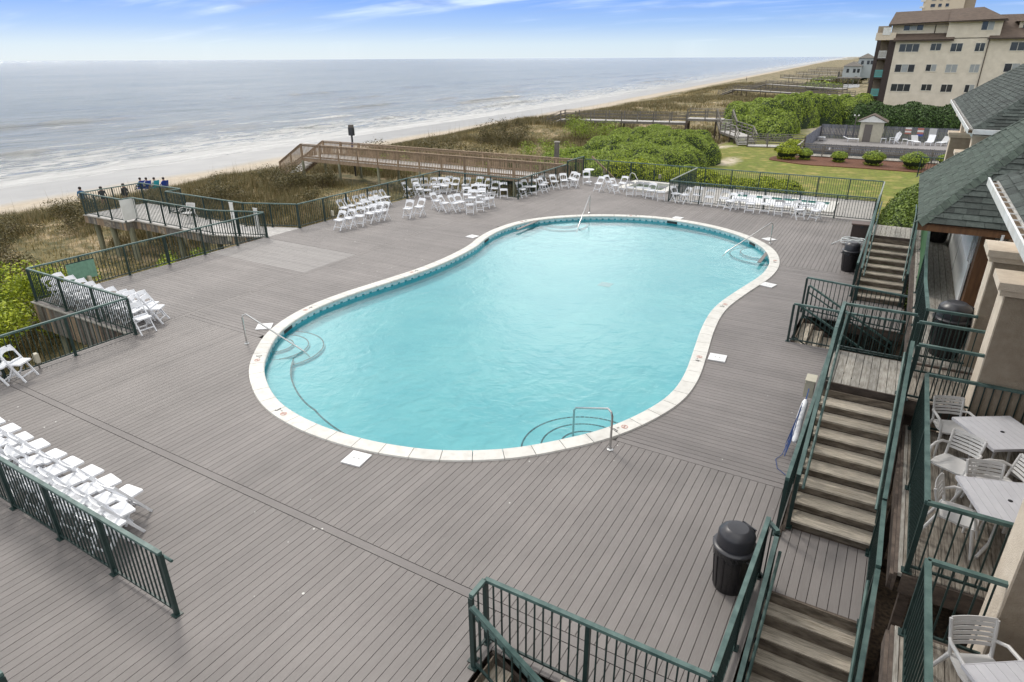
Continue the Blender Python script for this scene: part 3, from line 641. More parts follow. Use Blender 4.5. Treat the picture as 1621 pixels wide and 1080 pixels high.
# ------------------------------------------------------------------ pool deck boards
dk = empty('pool_deck', (0, 0, 0), label='grey composite board deck surrounding the pool', kind='structure')
def cross(P, axis, c):
    r = []
    for i in range(len(P)):
        a, b = P[i], P[(i+1) % len(P)]
        if (a[axis]-c)*(b[axis]-c) < 0:
            f = (c-a[axis])/(b[axis]-a[axis]); r.append(a[1-axis]+(b[1-axis]-a[1-axis])*f)
    return sorted(r)
def board_runs(x0, x1, y0, y1, along, holes=(), usepool=False, w=.14):
    """boards filling a rectangle; along = 'x' or 'y'; returns list of boxes"""
    o = []; gap = .009
    c0, c1, l0, l1 = (y0, y1, x0, x1) if along == 'x' else (x0, x1, y0, y1)
    axis = 1 if along == 'x' else 0
    nb = max(1, round((c1-c0)/w)); ww = (c1-c0)/nb
    for i in range(nb):
        a = c0+i*ww+gap/2; b = c0+(i+1)*ww-gap/2; iv = [(l0, l1)]
        cuts = []
        if usepool:
            k3 = [cross(pclip, axis, q) for q in (a, (a+b)/2, b)]
            if all(len(q) >= 2 for q in k3) and len({len(q) for q in k3}) == 1:
                for j in range(0, len(k3[0]), 2): cuts.append((max(q[j] for q in k3), min(q[j+1] for q in k3)))
        for h in holes:
            hc0, hc1, hl0, hl1 = (h[2], h[3], h[0], h[1]) if along == 'x' else h
            if b > hc0+.01 and a < hc1-.01: cuts.append((hl0, hl1))
        for s, e in cuts:
            nv = []
            for p, q in iv:
                if e <= p or s >= q: nv.append((p, q)); continue
                if s > p: nv.append((p, s))
                if e < q: nv.append((e, q))
            iv = nv
        for p, q in iv:
            if q-p < .05: continue
            # butt joints every few metres
            m = int((q-p)//4.9)
            cutsj = sorted(p+(q-p)*(j+1)/(m+1)+random.choice((-.6, 0, .6)) for j in range(m)) if m else []
            st = p
            for e in cutsj+[q]:
                if e-st > .1:
                    o.append((st+.001, e-.002, a, b) if along == 'x' else (a, b, st+.001, e-.002))
                st = e
    return o
def lay(runs, m, parent, single, z=0.0, th=.026, name='board', jitter=.002):
    if single:
        for r in runs:
            zz = z-random.random()*jitter; MB().box(*r, zz-th, zz).build(name, M[m], parent)
    else:
        mb = MB()
        for r in runs:
            zz = z-random.random()*jitter; mb.box(*r, zz-th, zz)
        if mb.v: mb.build(name+'s', M[m], parent, kind='stuff')
HOLE_F = (-3.32, -.6, 3.95, 5.05); HOLE_M = (-1.62, -.5, 17.5, 19.55)
Z1 = board_runs(-17.5, -.5, -4, 5.62, 'y', holes=[HOLE_F]); near = [r for r in Z1 if r[3] > 1.5]; lay(near, 'deck_v', dk, True); lay([r for r in Z1 if r[3] <= 1.5], 'deck_v', dk, False)
lay([(-17.5, -9, 5.632, 5.772), (-8.995, -.5, 5.632, 5.772)], 'deck_u', dk, True)
Z2 = board_runs(-17.5, -.5, 5.784, 10.5, 'y', usepool=True); lay(Z2, 'deck_v', dk, True)
lay([(-17.5, -14.3, 10.512, 10.652), (-3.8, -.5, 10.512, 10.652)], 'deck_u', dk, True)
lay(board_runs(-17.5, -.5, 10.664, 24.45, 'x', holes=[HOLE_M], usepool=True), 'deck_u', dk, False)
lay([(-17.5, -15.2, 24.462, 24.602), (-3.3, -.5, 24.462, 24.602)], 'deck_u', dk, True)
SPA = (-13.9, -11.0, 35.75, 38.7)
lay(board_runs(-17.5, -.5, 24.614, 33.9, 'y', holes=[SPA], usepool=True), 'deck_v', dk, False)
lay(board_runs(-17.5, -10.3, 33.906, 39.1, 'y', holes=[SPA]), 'deck_v', dk, False)
lay(board_runs(-22.9, -17.66, 8.93, 15.3, 'x'), 'deck_u', dk, False); lay(board_runs(-22.9, -17.66, 15.31, 18.0, 'x'), 'deck_w', dk, False)
lay(board_runs(-22.9, -17.66, 18.01, 30.75, 'x'), 'deck_u', dk, False)
lay([(-17.65, -17.51, a, b) for a, b in ((-4, 1), (1.0, 5.6), (5.61, 8.9), (8.93, 13), (13.01, 17.5), (17.51, 22), (22.01, 26.3), (26.31, 30.7), (30.71, 35), (35.01, 39.1))], 'deck_v', dk, True)
# framing under the boards
fr = MB()
for (x0, x1, y0, y1) in ((-17.62, -.55, -3.9, 3.9), (-17.62, -3.4, 3.9, 7.5), (-.62, -.52, 4, 39), (-22.85, -17.7, 9.0, 30.7)):
    for i in range(int((x1-x0)/.6)+1): fr.box(x0+i*.6, x0+i*.6+.04, y0, y1, -.22, -.03)
fr.box(-22.9, -22.86, 8.95, 30.75, -.3, -.03); fr.box(-22.9, -17.6, 30.72, 30.76, -.3, -.03); fr.box(-17.66, -17.62, -4, 8.93, -.3, -.03)
fr.build('joists', M['old_dark'], dk, kind='stuff')
und = MB(); und.add([(p.x, p.y, -.06) for p in pool], [])
for i in range(n):
    a, b = pool[i], pool[(i+1) % n]; und.add([(a.x, a.y, -.03), (b.x, b.y, -.03), (b.x, b.y, -2.1), (a.x, a.y, -2.1)], [(0, 1, 2, 3)])
und.build('pool_shell', M['concrete'], pt)
# skirt of vertical slats under the raised nook
for i in range(38):
    x = -22.88+i*.142; h = .92+random.uniform(-.03, .03)
    MB().box(x, x+.128, 8.885, 8.915, -h, -.045).build('skirt_slat', M[random.choice(('grey_timber', 'grey_timber', 'old_dark', 'timber'))], dk)
MB().box(-22.95, -17.45, 8.84, 8.98, -.04, -.003).build('edge_board', M['old_pale'], dk)
for i in range(30):
    x = -22.94; y = 9.0+i*.3
    MB().box(x-.03, x, y, y+.28, -.8, -.045).build('skirt_slat', M[random.choice(('grey_timber', 'grey_timber', 'old_dark', 'timber'))], dk)
for (x, y) in ((-22.4, 9.25), (-19.6, 9.3), (-17.3, 8.4), (-17.3, 6.2), (-22.5, 14), (-22.5, 18), (-22.5, 23), (-22.5, 27), (-22.4, 30.4), (-17.4, 33), (-17.4, 36.5)):
    MB().tube([(x, y, -.25), (x, y, -2.6)], .12, 10).build('piling', M['pole'], dk, True)
# ------------------------------------------------------------------ fences
def fence(name, lab, pts, cat='fence', group=None, h=1.07, post=1.55, single=True, mid=False, posts_end=(1, 1), hand=None, top='green_top', bal=.115, z_off=0):
    g = empty(name, pts[0], 0, label=lab, cat=cat, group=group)
    P = [Vector(p) for p in pts]; o0 = P[0].copy(); P = [p-o0 for p in P]
    bars = MB(); cnt = 0
    for s in range(len(P)-1):
        a, b = P[s], P[s+1]; d = b-a; L = Vector((d.x, d.y, 0)).length
        MB().bar(a+Vector((0, 0, h)), b+Vector((0, 0, h)), .06, .045).build('top_rail', M[top], g)
        MB().bar(a+Vector((0, 0, .09)), b+Vector((0, 0, .09)), .03, .03).build('bottom_rail', M['green'], g)
        if mid: MB().bar(a+Vector((0, 0, h-.14)), b+Vector((0, 0, h-.14)), .025, .03).build('upper_rail', M['green'], g)
        k = max(1, round(L/post))
        for i in range(k+1):
            if i == 0 and (s > 0 or not posts_end[0]): continue
            if i == k and s == len(P)-2 and not posts_end[1]: continue
            p = a+d*(i/k); m = MB().box(p.x-.028, p.x+.028, p.y-.028, p.y+.028, p.z, p.z+h-.02)
            m.box(p.x-.06, p.x+.06, p.y-.06, p.y+.06, p.z+.001, p.z+.012).build('post', M['green'], g)
        nb = int(L/bal)
        for i in range(1, nb):
            f = i/nb; p = a+d*f; kk = f*k
            if abs(kk-round(kk))*L/k < .045: continue
            if single and cnt < 300:
                MB().box(p.x-.009, p.x+.009, p.y-.009, p.y+.009, p.z+.1, p.z+h-.02).build('baluster', M['green'], g); cnt += 1
            else: bars.box(p.x-.009, p.x+.009, p.y-.009, p.y+.009, p.z+.1, p.z+h-.02)
        if hand:
            q = d.normalized(); nn = Vector((-q.y, q.x, 0)).normalized()*hand
            MB().tube([a+nn+Vector((0, 0, h-.22)), b+nn+Vector((0, 0, h-.22))], .022, 8).build('handrail', M['green_top'], g, True)
    if bars.v: bars.build('balusters', M['green'], g, kind='stuff')
    return g
FG = 'green metal railings round the pool deck'
fence('metal_fence', 'green railing standing alone in the foreground behind the ceremony rows of white chairs', [(-7.36, 3.36, 0), (-14.9, 3.42, 0)], group=FG, hand=-.12)
fence('metal_fence', 'green railing along the left deck edge from the two leftmost chairs to the chair nook', [(-17.45, 2.5, 0), (-17.45, 8.95, 0)], group=FG)
gg = fence('metal_fence', 'green railing across the front of the chair filled nook at the left', [(-17.5, 8.97, 0), (-22.82, 8.97, 0)], group=FG, posts_end=(0, 1))
fence('metal_fence', 'green railing with a faded green mesh square on the sea side of the deck', [(-22.84, 9.0, 0), (-22.84, 18.1, 0)], group=FG, single=False, posts_end=(0, 1))
fence('metal_fence', 'green railing behind the rows of folding chairs on the dune side', [(-22.9, 20.0, 0), (-22.88, 30.7, 0)], group=FG, single=False)
fence('metal_fence', 'green railing along the foot of the wooden bridge behind the chair circle', [(-22.86, 30.7, 0), (-17.5, 30.45, 0)], group=FG, single=False, posts_end=(0, 1))
fence('metal_fence', 'green railing climbing from the chair circle to the bridge gate', [(-17.5, 30.5, 0), (-17.5, 36.4, 0)], group=FG, single=False, posts_end=(0, 0))
fence('metal_fence', 'long green railing at the far end of the deck in front of the bright hedge', [(-17.4, 39.0, 0), (-.55, 38.9, 0)], group=FG, single=False)
fence('metal_fence', 'green railing between the spa and the wading pool', [(-10.25, 34.0, 0), (-10.2, 38.8, 0)], group=FG, single=False, posts_end=(0, 0), top='bronze')
fence('metal_fence', 'green railing with an upper rail separating the wading pool from the main deck', [(-10.25, 33.9, 0), (-.6, 33.85, 0)], group=FG, single=False, mid=True)
fence('metal_fence', 'green railing fencing the foreground stair opening on its deck side', [(-3.42, 5.12, 0), (-.63, 5.14, 0)], group=FG)
fence('metal_fence', 'short green railing end beside the foreground steps', [(-3.42, 4.8, 0), (-3.42, 5.1, 0)], group=FG, posts_end=(1, 0))
fence('metal_fence', 'bit of green top rail at the bottom left corner of the view', [(-7.1, 1.4, 0), (-10.5, 1.4, 0)], group=FG)
fence('metal_fence', 'green railing standing beside the near trash can along the stair edge', [(-.62, 5.2, 0), (-.6, 8.1, 0)], group=FG, posts_end=(0, 1))
fence('metal_fence', 'green deck railing beside the upper stair flight with the beige box on it', [(-.53, 9.2, 0), (-.5, 17.3, 0)], group=FG)
fence('metal_fence', 'green railing on the near side of the middle stair opening', [(-1.66, 17.42, 0), (.0, 17.36, 0), (.95, 17.38, 0)], group=FG)
fence('metal_fence', 'green railing on the far side of the middle stair opening', [(-1.68, 19.95, 0), (.95, 19.5, 0)], group=FG)
fence('metal_fence', 'green railing between the far trash can and the far stairs', [(-.52, 22.2, 0), (-.5, 33.6, 0)], group=FG)
fence('metal_fence', 'pale topped railing running back along the wading pool side', [(-.5, 34.0, 0), (-.5, 38.8, 0)], group=FG, single=False, top='bronze', posts_end=(0, 0))
fence('metal_gate', 'dark green gate where the deck meets the wooden bridge', [(-17.5, 36.5, 0), (-17.5, 38.9, 0)], cat='gate', h=1.25, post=1.2)
p = empty('mesh_panel', (-22.78, 10.5, .3), label='faded green mesh square tied to the sea side railing', cat='mesh panel')
MB().box(-.004, .004, -.45, .45, 0, .62).build('mesh', M['green_old'], p); MB().box(-.006, .006, -.46, .46, .6, .63).build('hem', M['green'], p)
# ------------------------------------------------------------------ overlook platform
ov = empty('overlook_platform', (0, 0, 0), label='raised wooden overlook platform reaching out over the dunes at the left', cat='platform')
lay(board_runs(-34.4, -31.0, 16.7, 19.85, 'y'), 'plank_white', ov, False)
lay(board_runs(-31.0, -25.3, 17.2, 19.05, 'y'), 'plank_white', ov, False, name='walk_board')
mbx = MB()
for i in range(17):
    x = -25.3+i*.15; f = i/16; mbx.box(x, x+.14, 17.2+f*.9, 19.05+f*.95, -.028, -.002)
mbx.build('flare_boards', M['plank_white'], ov, kind='stuff')
for a, b in (((-34.45, 16.68), (-30.95, 16.68)), ((-34.42, 16.7), (-34.42, 19.85)), ((-30.98, 16.7), (-30.98, 17.2)), ((-31, 17.18), (-25.3, 17.18)), ((-25.3, 17.18), (-22.9, 18.1)), ((-31, 19.07), (-25.3, 19.07)), ((-25.3, 19.07), (-22.9, 20.0)), ((-34.4, 19.87), (-30.98, 19.87))):
    L = math.hypot(b[0]-a[0], b[1]-a[1]); k = max(1, round(L/.15))
    for i in range(k):
        f0, f1 = i/k, (i+.93)/k
        MB().bar((a[0]+(b[0]-a[0])*f0, a[1]+(b[1]-a[1])*f0, -.21), (a[0]+(b[0]-a[0])*f1, a[1]+(b[1]-a[1])*f1, -.21), .03, .36).build('skirt_slat', M[random.choice(('grey_timber', 'grey_timber', 'old_u', 'timber'))], ov)
    MB().bar((*a, -.018), (*b, -.018), .1, .034).build('edge_board', M['old_pale'], ov)
for (x, y) in ((-34.1, 17), (-32.6, 16.95), (-31.05, 16.95), (-31.2, 19.5), (-34.1, 19.5), (-28.2, 17.5), (-28.2, 18.8), (-25.6, 17.7), (-25.4, 19.2)):
    MB().tube([(x, y, -.3), (x, y, -2.8)], .13, 10).build('piling', M['pole'], ov, True)
OG = 'green railings round the overlook platform'
fence('overlook_railing', 'green railing along the near edge of the overlook platform', [(-34.4, 16.75, 0), (-30.98, 16.75, 0), (-30.98, 17.25, 0)], group=OG, single=False, post=1.1)
fence('overlook_railing', 'green railing along the near side of the overlook walkway', [(-30.98, 17.25, 0), (-25.3, 17.25, 0), (-22.95, 18.15, 0)], group=OG, single=False, post=1.15, posts_end=(0, 1))
fence('overlook_railing', 'green railing at the seaward end of the overlook platform', [(-34.4, 16.78, 0), (-34.4, 19.8, 0)], group=OG, single=False, posts_end=(0, 1))
fence('overlook_railing', 'green railing at the back of the overlook, before the seated beachgoers', [(-34.4, 19.8, 0), (-31.0, 19.8, 0), (-31.0, 19.0, 0)], group=OG, single=False, posts_end=(0, 1))
fence('overlook_railing', 'green railing along the dune side of the overlook walkway', [(-31.0, 19.0, 0), (-25.3, 19.0, 0), (-22.95, 20.0, 0)], group=OG, single=False, posts_end=(0, 1))
for i, (x, y, w, lab) in enumerate(((-30.93, 17.0, 2, 'wide white board fixed at the corner of the overlook railing'), (-26.0, 18.9, 1, 'narrow white post board on the far side of the overlook walkway'), (-24.0, 18.6, 1, 'tall white board by the overlook entrance'))):
    g = empty('white_board', (x, y, 0), 0, label=lab, cat='board', group='white boards on the overlook')
    ww = .36 if w == 2 else .12
    if w == 2: g.rotation_euler.z = R(90)
    MB().box(-ww, ww, -.012, .012, .08, 1.02).build('panel', M['paint_white'], g); MB().box(-ww-.02, ww+.02, -.016, .016, 1.02, 1.045).build('cap', M['gutter'], g)
# ------------------------------------------------------------------ stairs beside the clubhouse
def stairs(name, lab, u0, u1, v0, z0, vdir, nst, run=.289, rise=.1667, group=None, deckmat='old_u', axis='y', parent=None):
    """flight climbing from z0 at v0 in direction vdir"""
    g = parent or empty(name, ((u0+u1)/2, v0, z0), label=lab, cat='staircase', group=group)
    lo = Vector(g.location); M_ = deckmat
    def B(mb, a, b, v_a, v_b, za, zb):
        lo_, hi_ = min(v_a, v_b), max(v_a, v_b)
        if axis == 'y': return mb.box(a-lo.x, b-lo.x, lo_-lo.y, hi_-lo.y, za-lo.z, zb-lo.z)
        return mb.box(lo_-lo.x, hi_-lo.x, a-lo.y, b-lo.y, za-lo.z, zb-lo.z)
    for i in range(nst):
        z = z0+rise*(i+1); va = v0+vdir*run*i
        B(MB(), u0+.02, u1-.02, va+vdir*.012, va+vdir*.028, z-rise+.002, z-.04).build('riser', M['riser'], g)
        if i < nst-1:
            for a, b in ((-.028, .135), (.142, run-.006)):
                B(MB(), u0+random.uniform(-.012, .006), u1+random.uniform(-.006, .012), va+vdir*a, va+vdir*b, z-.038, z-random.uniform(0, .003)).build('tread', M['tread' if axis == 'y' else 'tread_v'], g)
    a0 = Vector((u0-.03, v0, z0+.0)); b0 = Vector((u0-.03, v0+vdir*run*nst, z0+rise*nst))
    for u in (u0-.03, u1+.03):
        if axis == 'y': p, q = Vector((u, v0-vdir*.1, z0-.12)), Vector((u, v0+vdir*run*nst, z0+rise*nst-.2))
        else: p, q = Vector((v0-vdir*.1, u, z0-.12)), Vector((v0+vdir*run*nst, u, z0+rise*nst-.2))
        MB().bar(p-lo, q-lo, .045, .3).build('stringer', M['old_dark'], g)
    return g
SG = 'weathered wooden stair flights beside the clubhouse'
stairs('staircase', 'weathered wooden steps climbing from the grey landing to the plank landing beside the balconies', -.42, .86, 9.5, 0, 1, 9, group=SG)
stairs('staircase', 'mossy wooden steps going down from the grey landing at the bottom of the view', -.42, .86, 7.9, 0, -1, 12, rise=-.1667, group=SG)
stairs('staircase', 'weathered wooden steps at the back, rising to the landing by the dark hedge', -.42, .9, 21.9, 0, 1, 9, group=SG)
stairs('staircase', 'wooden steps dropping through the middle deck opening', 17.55, 19.5, -1.55, 0, 1, 8, rise=-.1667, axis='x', group=SG, deckmat='old_pale')
stairs('staircase', 'wooden steps dropping through the foreground deck opening', 4.0, 5.0, -3.25, 0, 1, 8, rise=-.1667, axis='x', group=SG)
def landing(name, lab, x0, x1, y0, y1, z, m, along='y', grp='stair landings', th=.03, skirt=True):
    g = empty(name, (x0, y0, z), label=lab, cat='landing', group=grp)
    for r in board_runs(0, x1-x0, 0, y1-y0, along): MB().box(*r, -th-random.random()*.002, -random.random()*.002).build('board', M[m], g)
    if skirt:
        for a in ((0, x1-x0, -.03, 0), (0, x1-x0, y1-y0, y1-y0+.03), (-.035, 0, -.03, y1-y0+.03), (x1-x0, x1-x0+.035, -.03, y1-y0+.03)):
            MB().box(*a, -.27, -.004).build('fascia', M['old_dark'], g)
    for px_, py_ in ((.1, .1), (x1-x0-.1, .1), (.1, y1-y0-.1), (x1-x0-.1, y1-y0-.1)):
        MB().box(px_-.06, px_+.06, py_-.06, py_+.06, -z-2.0, -.05).build('post', M['old_dark'], g)
    return g
landing('landing', 'grey composite landing between the two nearest stair flights', -.46, .9, 7.92, 9.48, 0, 'deck_v')
landing('landing', 'weathered plank landing between stair and clubhouse, moss along its left edge', -.42, .88, 12.12, 13.72, 1.5, 'old_pale')
landing('landing', 'grey composite landing at the foot of the far stairs', -.48, .95, 19.6, 21.88, 0, 'deck_v')
landing('landing', 'pale plank landing at the top of the far stairs below the dark hedge', -.4, .92, 24.52, 26.2, 1.5, 'old_pale')
def stair_rail(lab, pts, hand=0, h=1.0, bal=.115, pe=(1, 1)):
    return fence('stair_railing', lab, pts, cat='railing', group='green stair railings', h=h, post=1.3, hand=hand or None, bal=bal, posts_end=pe)
stair_rail('sloping green railing on the left of the stairs up to the plank landing', [(-.40, 9.45, .03), (-.40, 12.1, 1.55), (-.40, 13.65, 1.55)], hand=-.1)
stair_rail('sloping green railing on the right of the stairs beside the balconies', [(.79, 9.45, .03), (.79, 12.1, 1.55)], hand=.07)
stair_rail('level green railing on the right of the grey landing', [(.79, 7.9, 0), (.79, 9.42, 0)])
stair_rail('green railing falling away on the right of the lowest steps', [(.79, 7.86, -.02), (.79, 4.4, -2.0)], hand=-.07)
stair_rail('green railing falling away on the left of the lowest steps', [(-.44, 7.86, -.02), (-.44, 4.4, -2.0)], hand=.08)
stair_rail('short green railing joining deck edge and grey landing', [(-.6, 8.12, 0), (-.44, 7.95, 0)])
stair_rail('sloping green railing on the left of the far stairs', [(-.38, 21.85, .03), (-.38, 24.5, 1.55), (-.38, 26.1, 1.55)], hand=-.1)
stair_rail('sloping green railing on the right of the far stairs', [(.85, 21.85, .03), (.85, 24.5, 1.55), (.85, 26.1, 1.55)], hand=.08)
stair_rail('diagonal green railing dropping into the middle deck opening', [(-1.55, 19.45, 0), (.8, 19.4, -1.3)], hand=.06)
stair_rail('second diagonal green railing in the middle deck opening', [(-1.55, 17.6, 0), (.8, 17.6, -1.3)])
stair_rail('diagonal green railing dropping beside the foreground steps', [(-3.36, 4.72, .0), (-1.0, 4.5, -1.35)], hand=.06)
stair_rail('green railing across the back of the plank landing', [(-.38, 13.72, 1.5), (.86, 13.72, 1.5)])
stair_rail('green railing across the near side of the raised walkway', [(.88, 12.02, 1.5), (1.8, 12.02, 1.5)], h=1.05, pe=(1, 0))
stair_rail('green railing across the far side of the raised walkway', [(.88, 13.2, 1.5), (1.9, 13.2, 1.5)], h=1.05, pe=(1, 0))
# ------------------------------------------------------------------ walkway and balconies along the clubhouse
def platform(name, lab, x0, x1, y0, y1, z, grp='clubhouse platforms', m='old_v'):
    g = empty(name, (x0, y0, z), label=lab, cat='balcony', group=grp)
    for r in board_runs(0, x1-x0, 0, y1-y0, 'y'): MB().box(*r, -.035-random.random()*.003, -random.random()*.003).build('board', M[m], g)
    MB().box(-.05, -.004, -.04, y1-y0+.04, -.05, .002).build('edge_board', M['old_pale'], g)
    for a in ((0, x1-x0, -.045, -.004), (0, x1-x0, y1-y0+.004, y1-y0+.045), (-.09, -.052, -.045, y1-y0+.045)): MB().box(*a, -.3, -.01).build('fascia', M['old_dark'], g)
    MB().box(-.13, -.092, -.02, y1-y0, -.3, -.06).build('ledger', M['old_dark'], g)
    for q in (.15, y1-y0-.15): MB().box(.05, .17, q-.06, q+.06, -z-2.1, -.06).build('post', M['old_dark'], g)
    return g
platform('balcony', 'near balcony at the bottom right corner with one chair and a slatted table', 1.06, 3.2, 1.5, 6.9, 1.0)
platform('balcony', 'balcony with two pale tables and five armchairs', 1.06, 3.2, 7.95, 12.02, 1.0)
platform('walkway', 'raised plank walkway joining the landing to the clubhouse door', .92, 3.2, 12.1, 13.7, 1.5)
platform('walkway', 'long plank walkway under the shingled porch with trash cans', 1.0, 3.6, 13.86, 27.2, 1.5, m='old_pale')
BG = 'green balcony railings'
fence('balcony_railing', 'green railing round the near balcony at the bottom right', [(1.1, 2.5, 1.0), (1.1, 6.86, 1.0), (3.05, 6.86, 1.0)], group=BG, posts_end=(1, 0), post=2.4)
fence('balcony_railing', 'green railing round the balcony holding the two tables', [(2.4, 7.99, 1.0), (1.1, 7.99, 1.0), (1.1, 11.95, 1.0)], group=BG, posts_end=(0, 1), post=2.0)
fence('balcony_railing', 'green railing at the far end of the balcony with two tables', [(1.1, 11.96, 1.0), (3.0, 11.97, 1.0)], group=BG, posts_end=(0, 0))
fence('balcony_railing', 'green railing along the porch walkway, bowing outward', [(1.82, 14.0, 1.5), (1.02, 14.0, 1.5), (.98, 16.0, 1.5), (1.0, 18.5, 1.5), (1.08, 21.4, 1.5), (1.1, 26.8, 1.5)], group=BG, h=1.05, posts_end=(0, 1))
fence('balcony_railing', 'small dark railing with a white post behind the porch roof', [(.9, 40.5, 1.2), (1.9, 40.5, 1.2)], group=BG, single=False, h=1.0)
# ------------------------------------------------------------------ folding chairs
def make_chair():
    g = empty('folding_chair', (0, 0, 0))
    mw = M['white']
    for s in (-1, 1):
        m = MB(); m.bar((s*.205, -.235, .80), (s*.205, .245, 0), .024, .042, up=(0, 1, .6)); m.build('side_frame', mw, g)
        m = MB(); m.bar((s*.172, .02, .42), (s*.172, -.21, 0), .022, .036, up=(0, 1, -.4)); m.build('rear_leg', mw, g)
    m = MB()                                            # padded seat with rounded corners
    pts = []
    for cx, cy, a0 in ((.165, .19, 0), (-.165, .19, 90), (-.165, -.13, 180), (.165, -.13, 270)):
        for q in range(4): a = R(a0+q*30); pts.append((cx+.03*math.cos(a), cy+.03*math.sin(a)))
    m.prism(pts, .425, .452); m.prism([(x*.97, y*.97+.002) for x, y in pts], .4525, .462); m.build('seat', mw, g)
    m = MB()                                            # arched top slat
    k = 8; vs = []; fs = []
    def yz(z): return -.235+(.8-z)*.6
    for i in range(k+1):
        x = -.195+.39*i/k; c = 1-(2*i/k-1)**2; zt = .795+.012*c; zb = .655+.045*c; bow = -.022*c
        for z in (zb, zt):
            for t in (0, .018): vs.append((x, yz(z)+bow-t, z))
    for i in range(k):
        a = i*4; b = a+4
        fs += [(a, b, b+2, a+2), (a+1, a+3, b+3, b+1), (a+2, b+2, b+3, a+3), (a, a+1, b+1, b)]
    fs += [(0, 2, 3, 1), (k*4, k*4+1, k*4+3, k*4+2)]
    m.add(vs, fs); m.build('backrest', mw, g)
    m = MB(); m.bar((-.2, yz(.47)-.005, .485), (.2, yz(.47)-.005, .485), .018, .045, up=(0, .5, 1)); m.build('lower_slat', mw, g)
    MB().bar((-.2, .165, .13), (.2, .165, .13), .018, .035).build('front_stretcher', mw, g)
    MB().bar((-.17, -.15, .11), (.17, -.15, .11), .018, .035).build('rear_stretcher', mw, g)
    return g
chair0 = make_chair(); first = [True]
def put(proto, fl, x, y, z, rot, lab, cat, group):
    g = proto if fl[0] else copy_tree(proto); fl[0] = False
    g.location = (x, y, z); g.rotation_euler = (0, 0, rot); props(g, lab, cat, group); return g
ORD = ['first', 'second', 'third', 'fourth', 'fifth', 'sixth', 'seventh', 'eighth', 'ninth', 'tenth', 'eleventh', 'twelfth', 'thirteenth', 'fourteenth', 'fifteenth', 'sixteenth', 'seventeenth', 'eighteenth', 'nineteenth', 'twentieth']
def face(x, y, phi):
    d = Vector((x, y, 0)).normalized(); c = -d; r = Vector((d.y, -d.x, 0)); a = R(phi); f = c*math.cos(a)+r*math.sin(a)
    return math.atan2(f.y, f.x)-math.pi/2
CG = 'white folding chairs set out round the pool deck'
def cluster(rows, fmt):
    rows = sorted(rows, key=lambda q: q[0])
    for i, (px_, py_, phi) in enumerate(rows):
        p = G(px_, py_-1.5, 0)
        put(chair0, first, p.x, p.y, .003, face(p.x, p.y, phi+random.uniform(-4, 4)), fmt.format(ORD[i] if len(rows) > 1 else ''), 'folding chair', CG)
cluster([(540, 365, 312), (555, 362, 315), (571, 358.5, 335), (588, 354, 318), (600, 351, 315), (609, 349, 318)], 'white folding chair, {} from left in the front row by the dune side railing')
cluster([(545, 345, 55), (556, 341.5, 55), (570, 338, 58), (581, 335, 56), (592, 331.5, 58), (601, 329, 60), (611, 327, 62)], 'white folding chair, {} from left in the back row at the dune side')
cluster([(583, 344, 58), (595, 340, 58), (603, 337, 58)], 'white folding chair, {} from left squeezed between the two dune side rows')
cluster([(647.5, 346, 325), (665.5, 343, 318)], 'white folding chair, {} of the lone pair left of the chair circle')
cluster([(645.5, 314, 60), (664, 314, 52), (660, 308, 20), (677, 315.5, 180), (673, 307, 15), (685, 306, 330), (691, 310, 185), (698, 306, 340), (705, 308, 325), (711, 304, 350), (721, 306, 335), (738, 306.5, 338)], 'white folding chair, {} from left along the left and back of the chair circle')
cluster([(758, 305, 328), (770.5, 308, 318), (783.5, 312.5, 345), (797.5, 315, 2)], 'white folding chair, {} from left in the four along the bridge side railing')
cluster([(691, 333, 52), (703, 337, 60), (719, 337, 62), (728, 335, 40), (744, 340, 182), (740, 323, 0), (753, 318, 5), (748, 328, 355)], 'white folding chair, {} from left in the left half of the inner chair cluster')
cluster([(759, 336, 192), (768, 331, 195), (776, 329, 205), (763, 318, 0), (762, 325, 350)], 'white folding chair, {} from left in the right half of the inner chair cluster')
cluster([(825, 314, 48), (833, 310, 50), (843, 309.5, 2), (858, 306.5, 52), (861, 303, 40)], 'white folding chair, {} from left in the group beside the bridge side corner post')
cluster([(877, 301, 38), (892.5, 299, 20), (905, 296, 318), (910, 298.5, 328), (928, 294, 8)], 'white folding chair, {} from left in the line before the bridge gate')
cluster([(948, 304.6, 318), (963, 302, 55), (972, 307.5, 50), (985.5, 304, 330)], 'white folding chair, {} from left in the loose group left of the spa')
cluster([(996.6, 311.5, 182), (1011.5, 311.5, 178), (1023, 313, 180), (1030, 316, 335), (1045, 319, 192)], 'white folding chair, {} from left along the near edge of the spa')
cluster([(1068.4, 321.4, 52), (1083.8, 323.4, 302), (1102.6, 323.4, 348), (1121.4, 327.4, 345)], 'white folding chair, {} from left at the spa corner of the inner railing')
cluster([(1144, 329.4, 340), (1155, 334, 322), (1164, 332, 325), (1176, 333, 0), (1186, 338, 358)], 'white folding chair, {} from left in the bunch before the inner railing')
cluster([(1210, 339, 350), (1230.7, 343, 182), (1243, 339.5, 12), (1262, 348, 40), (1267, 341, 355), (1281, 342, 2), (1290, 350, 322)], 'white folding chair, {} from left in the bunch near the brown storage box')
cluster([(6, 607, 48), (36, 601, 48)], 'white folding chair, {} of the pair at the left edge of the view')
cluster([(229, 527, 28), (241, 505, 50), (250, 511, 60), (222, 505, 45)], 'white folding chair, {} from left of those spilling from the nook')
nk = [(x, y) for y in (9.3, 9.68) for x in (-22.2, -21.6, -21.0, -20.45, -19.9, -19.35, -18.75, -18.15)]
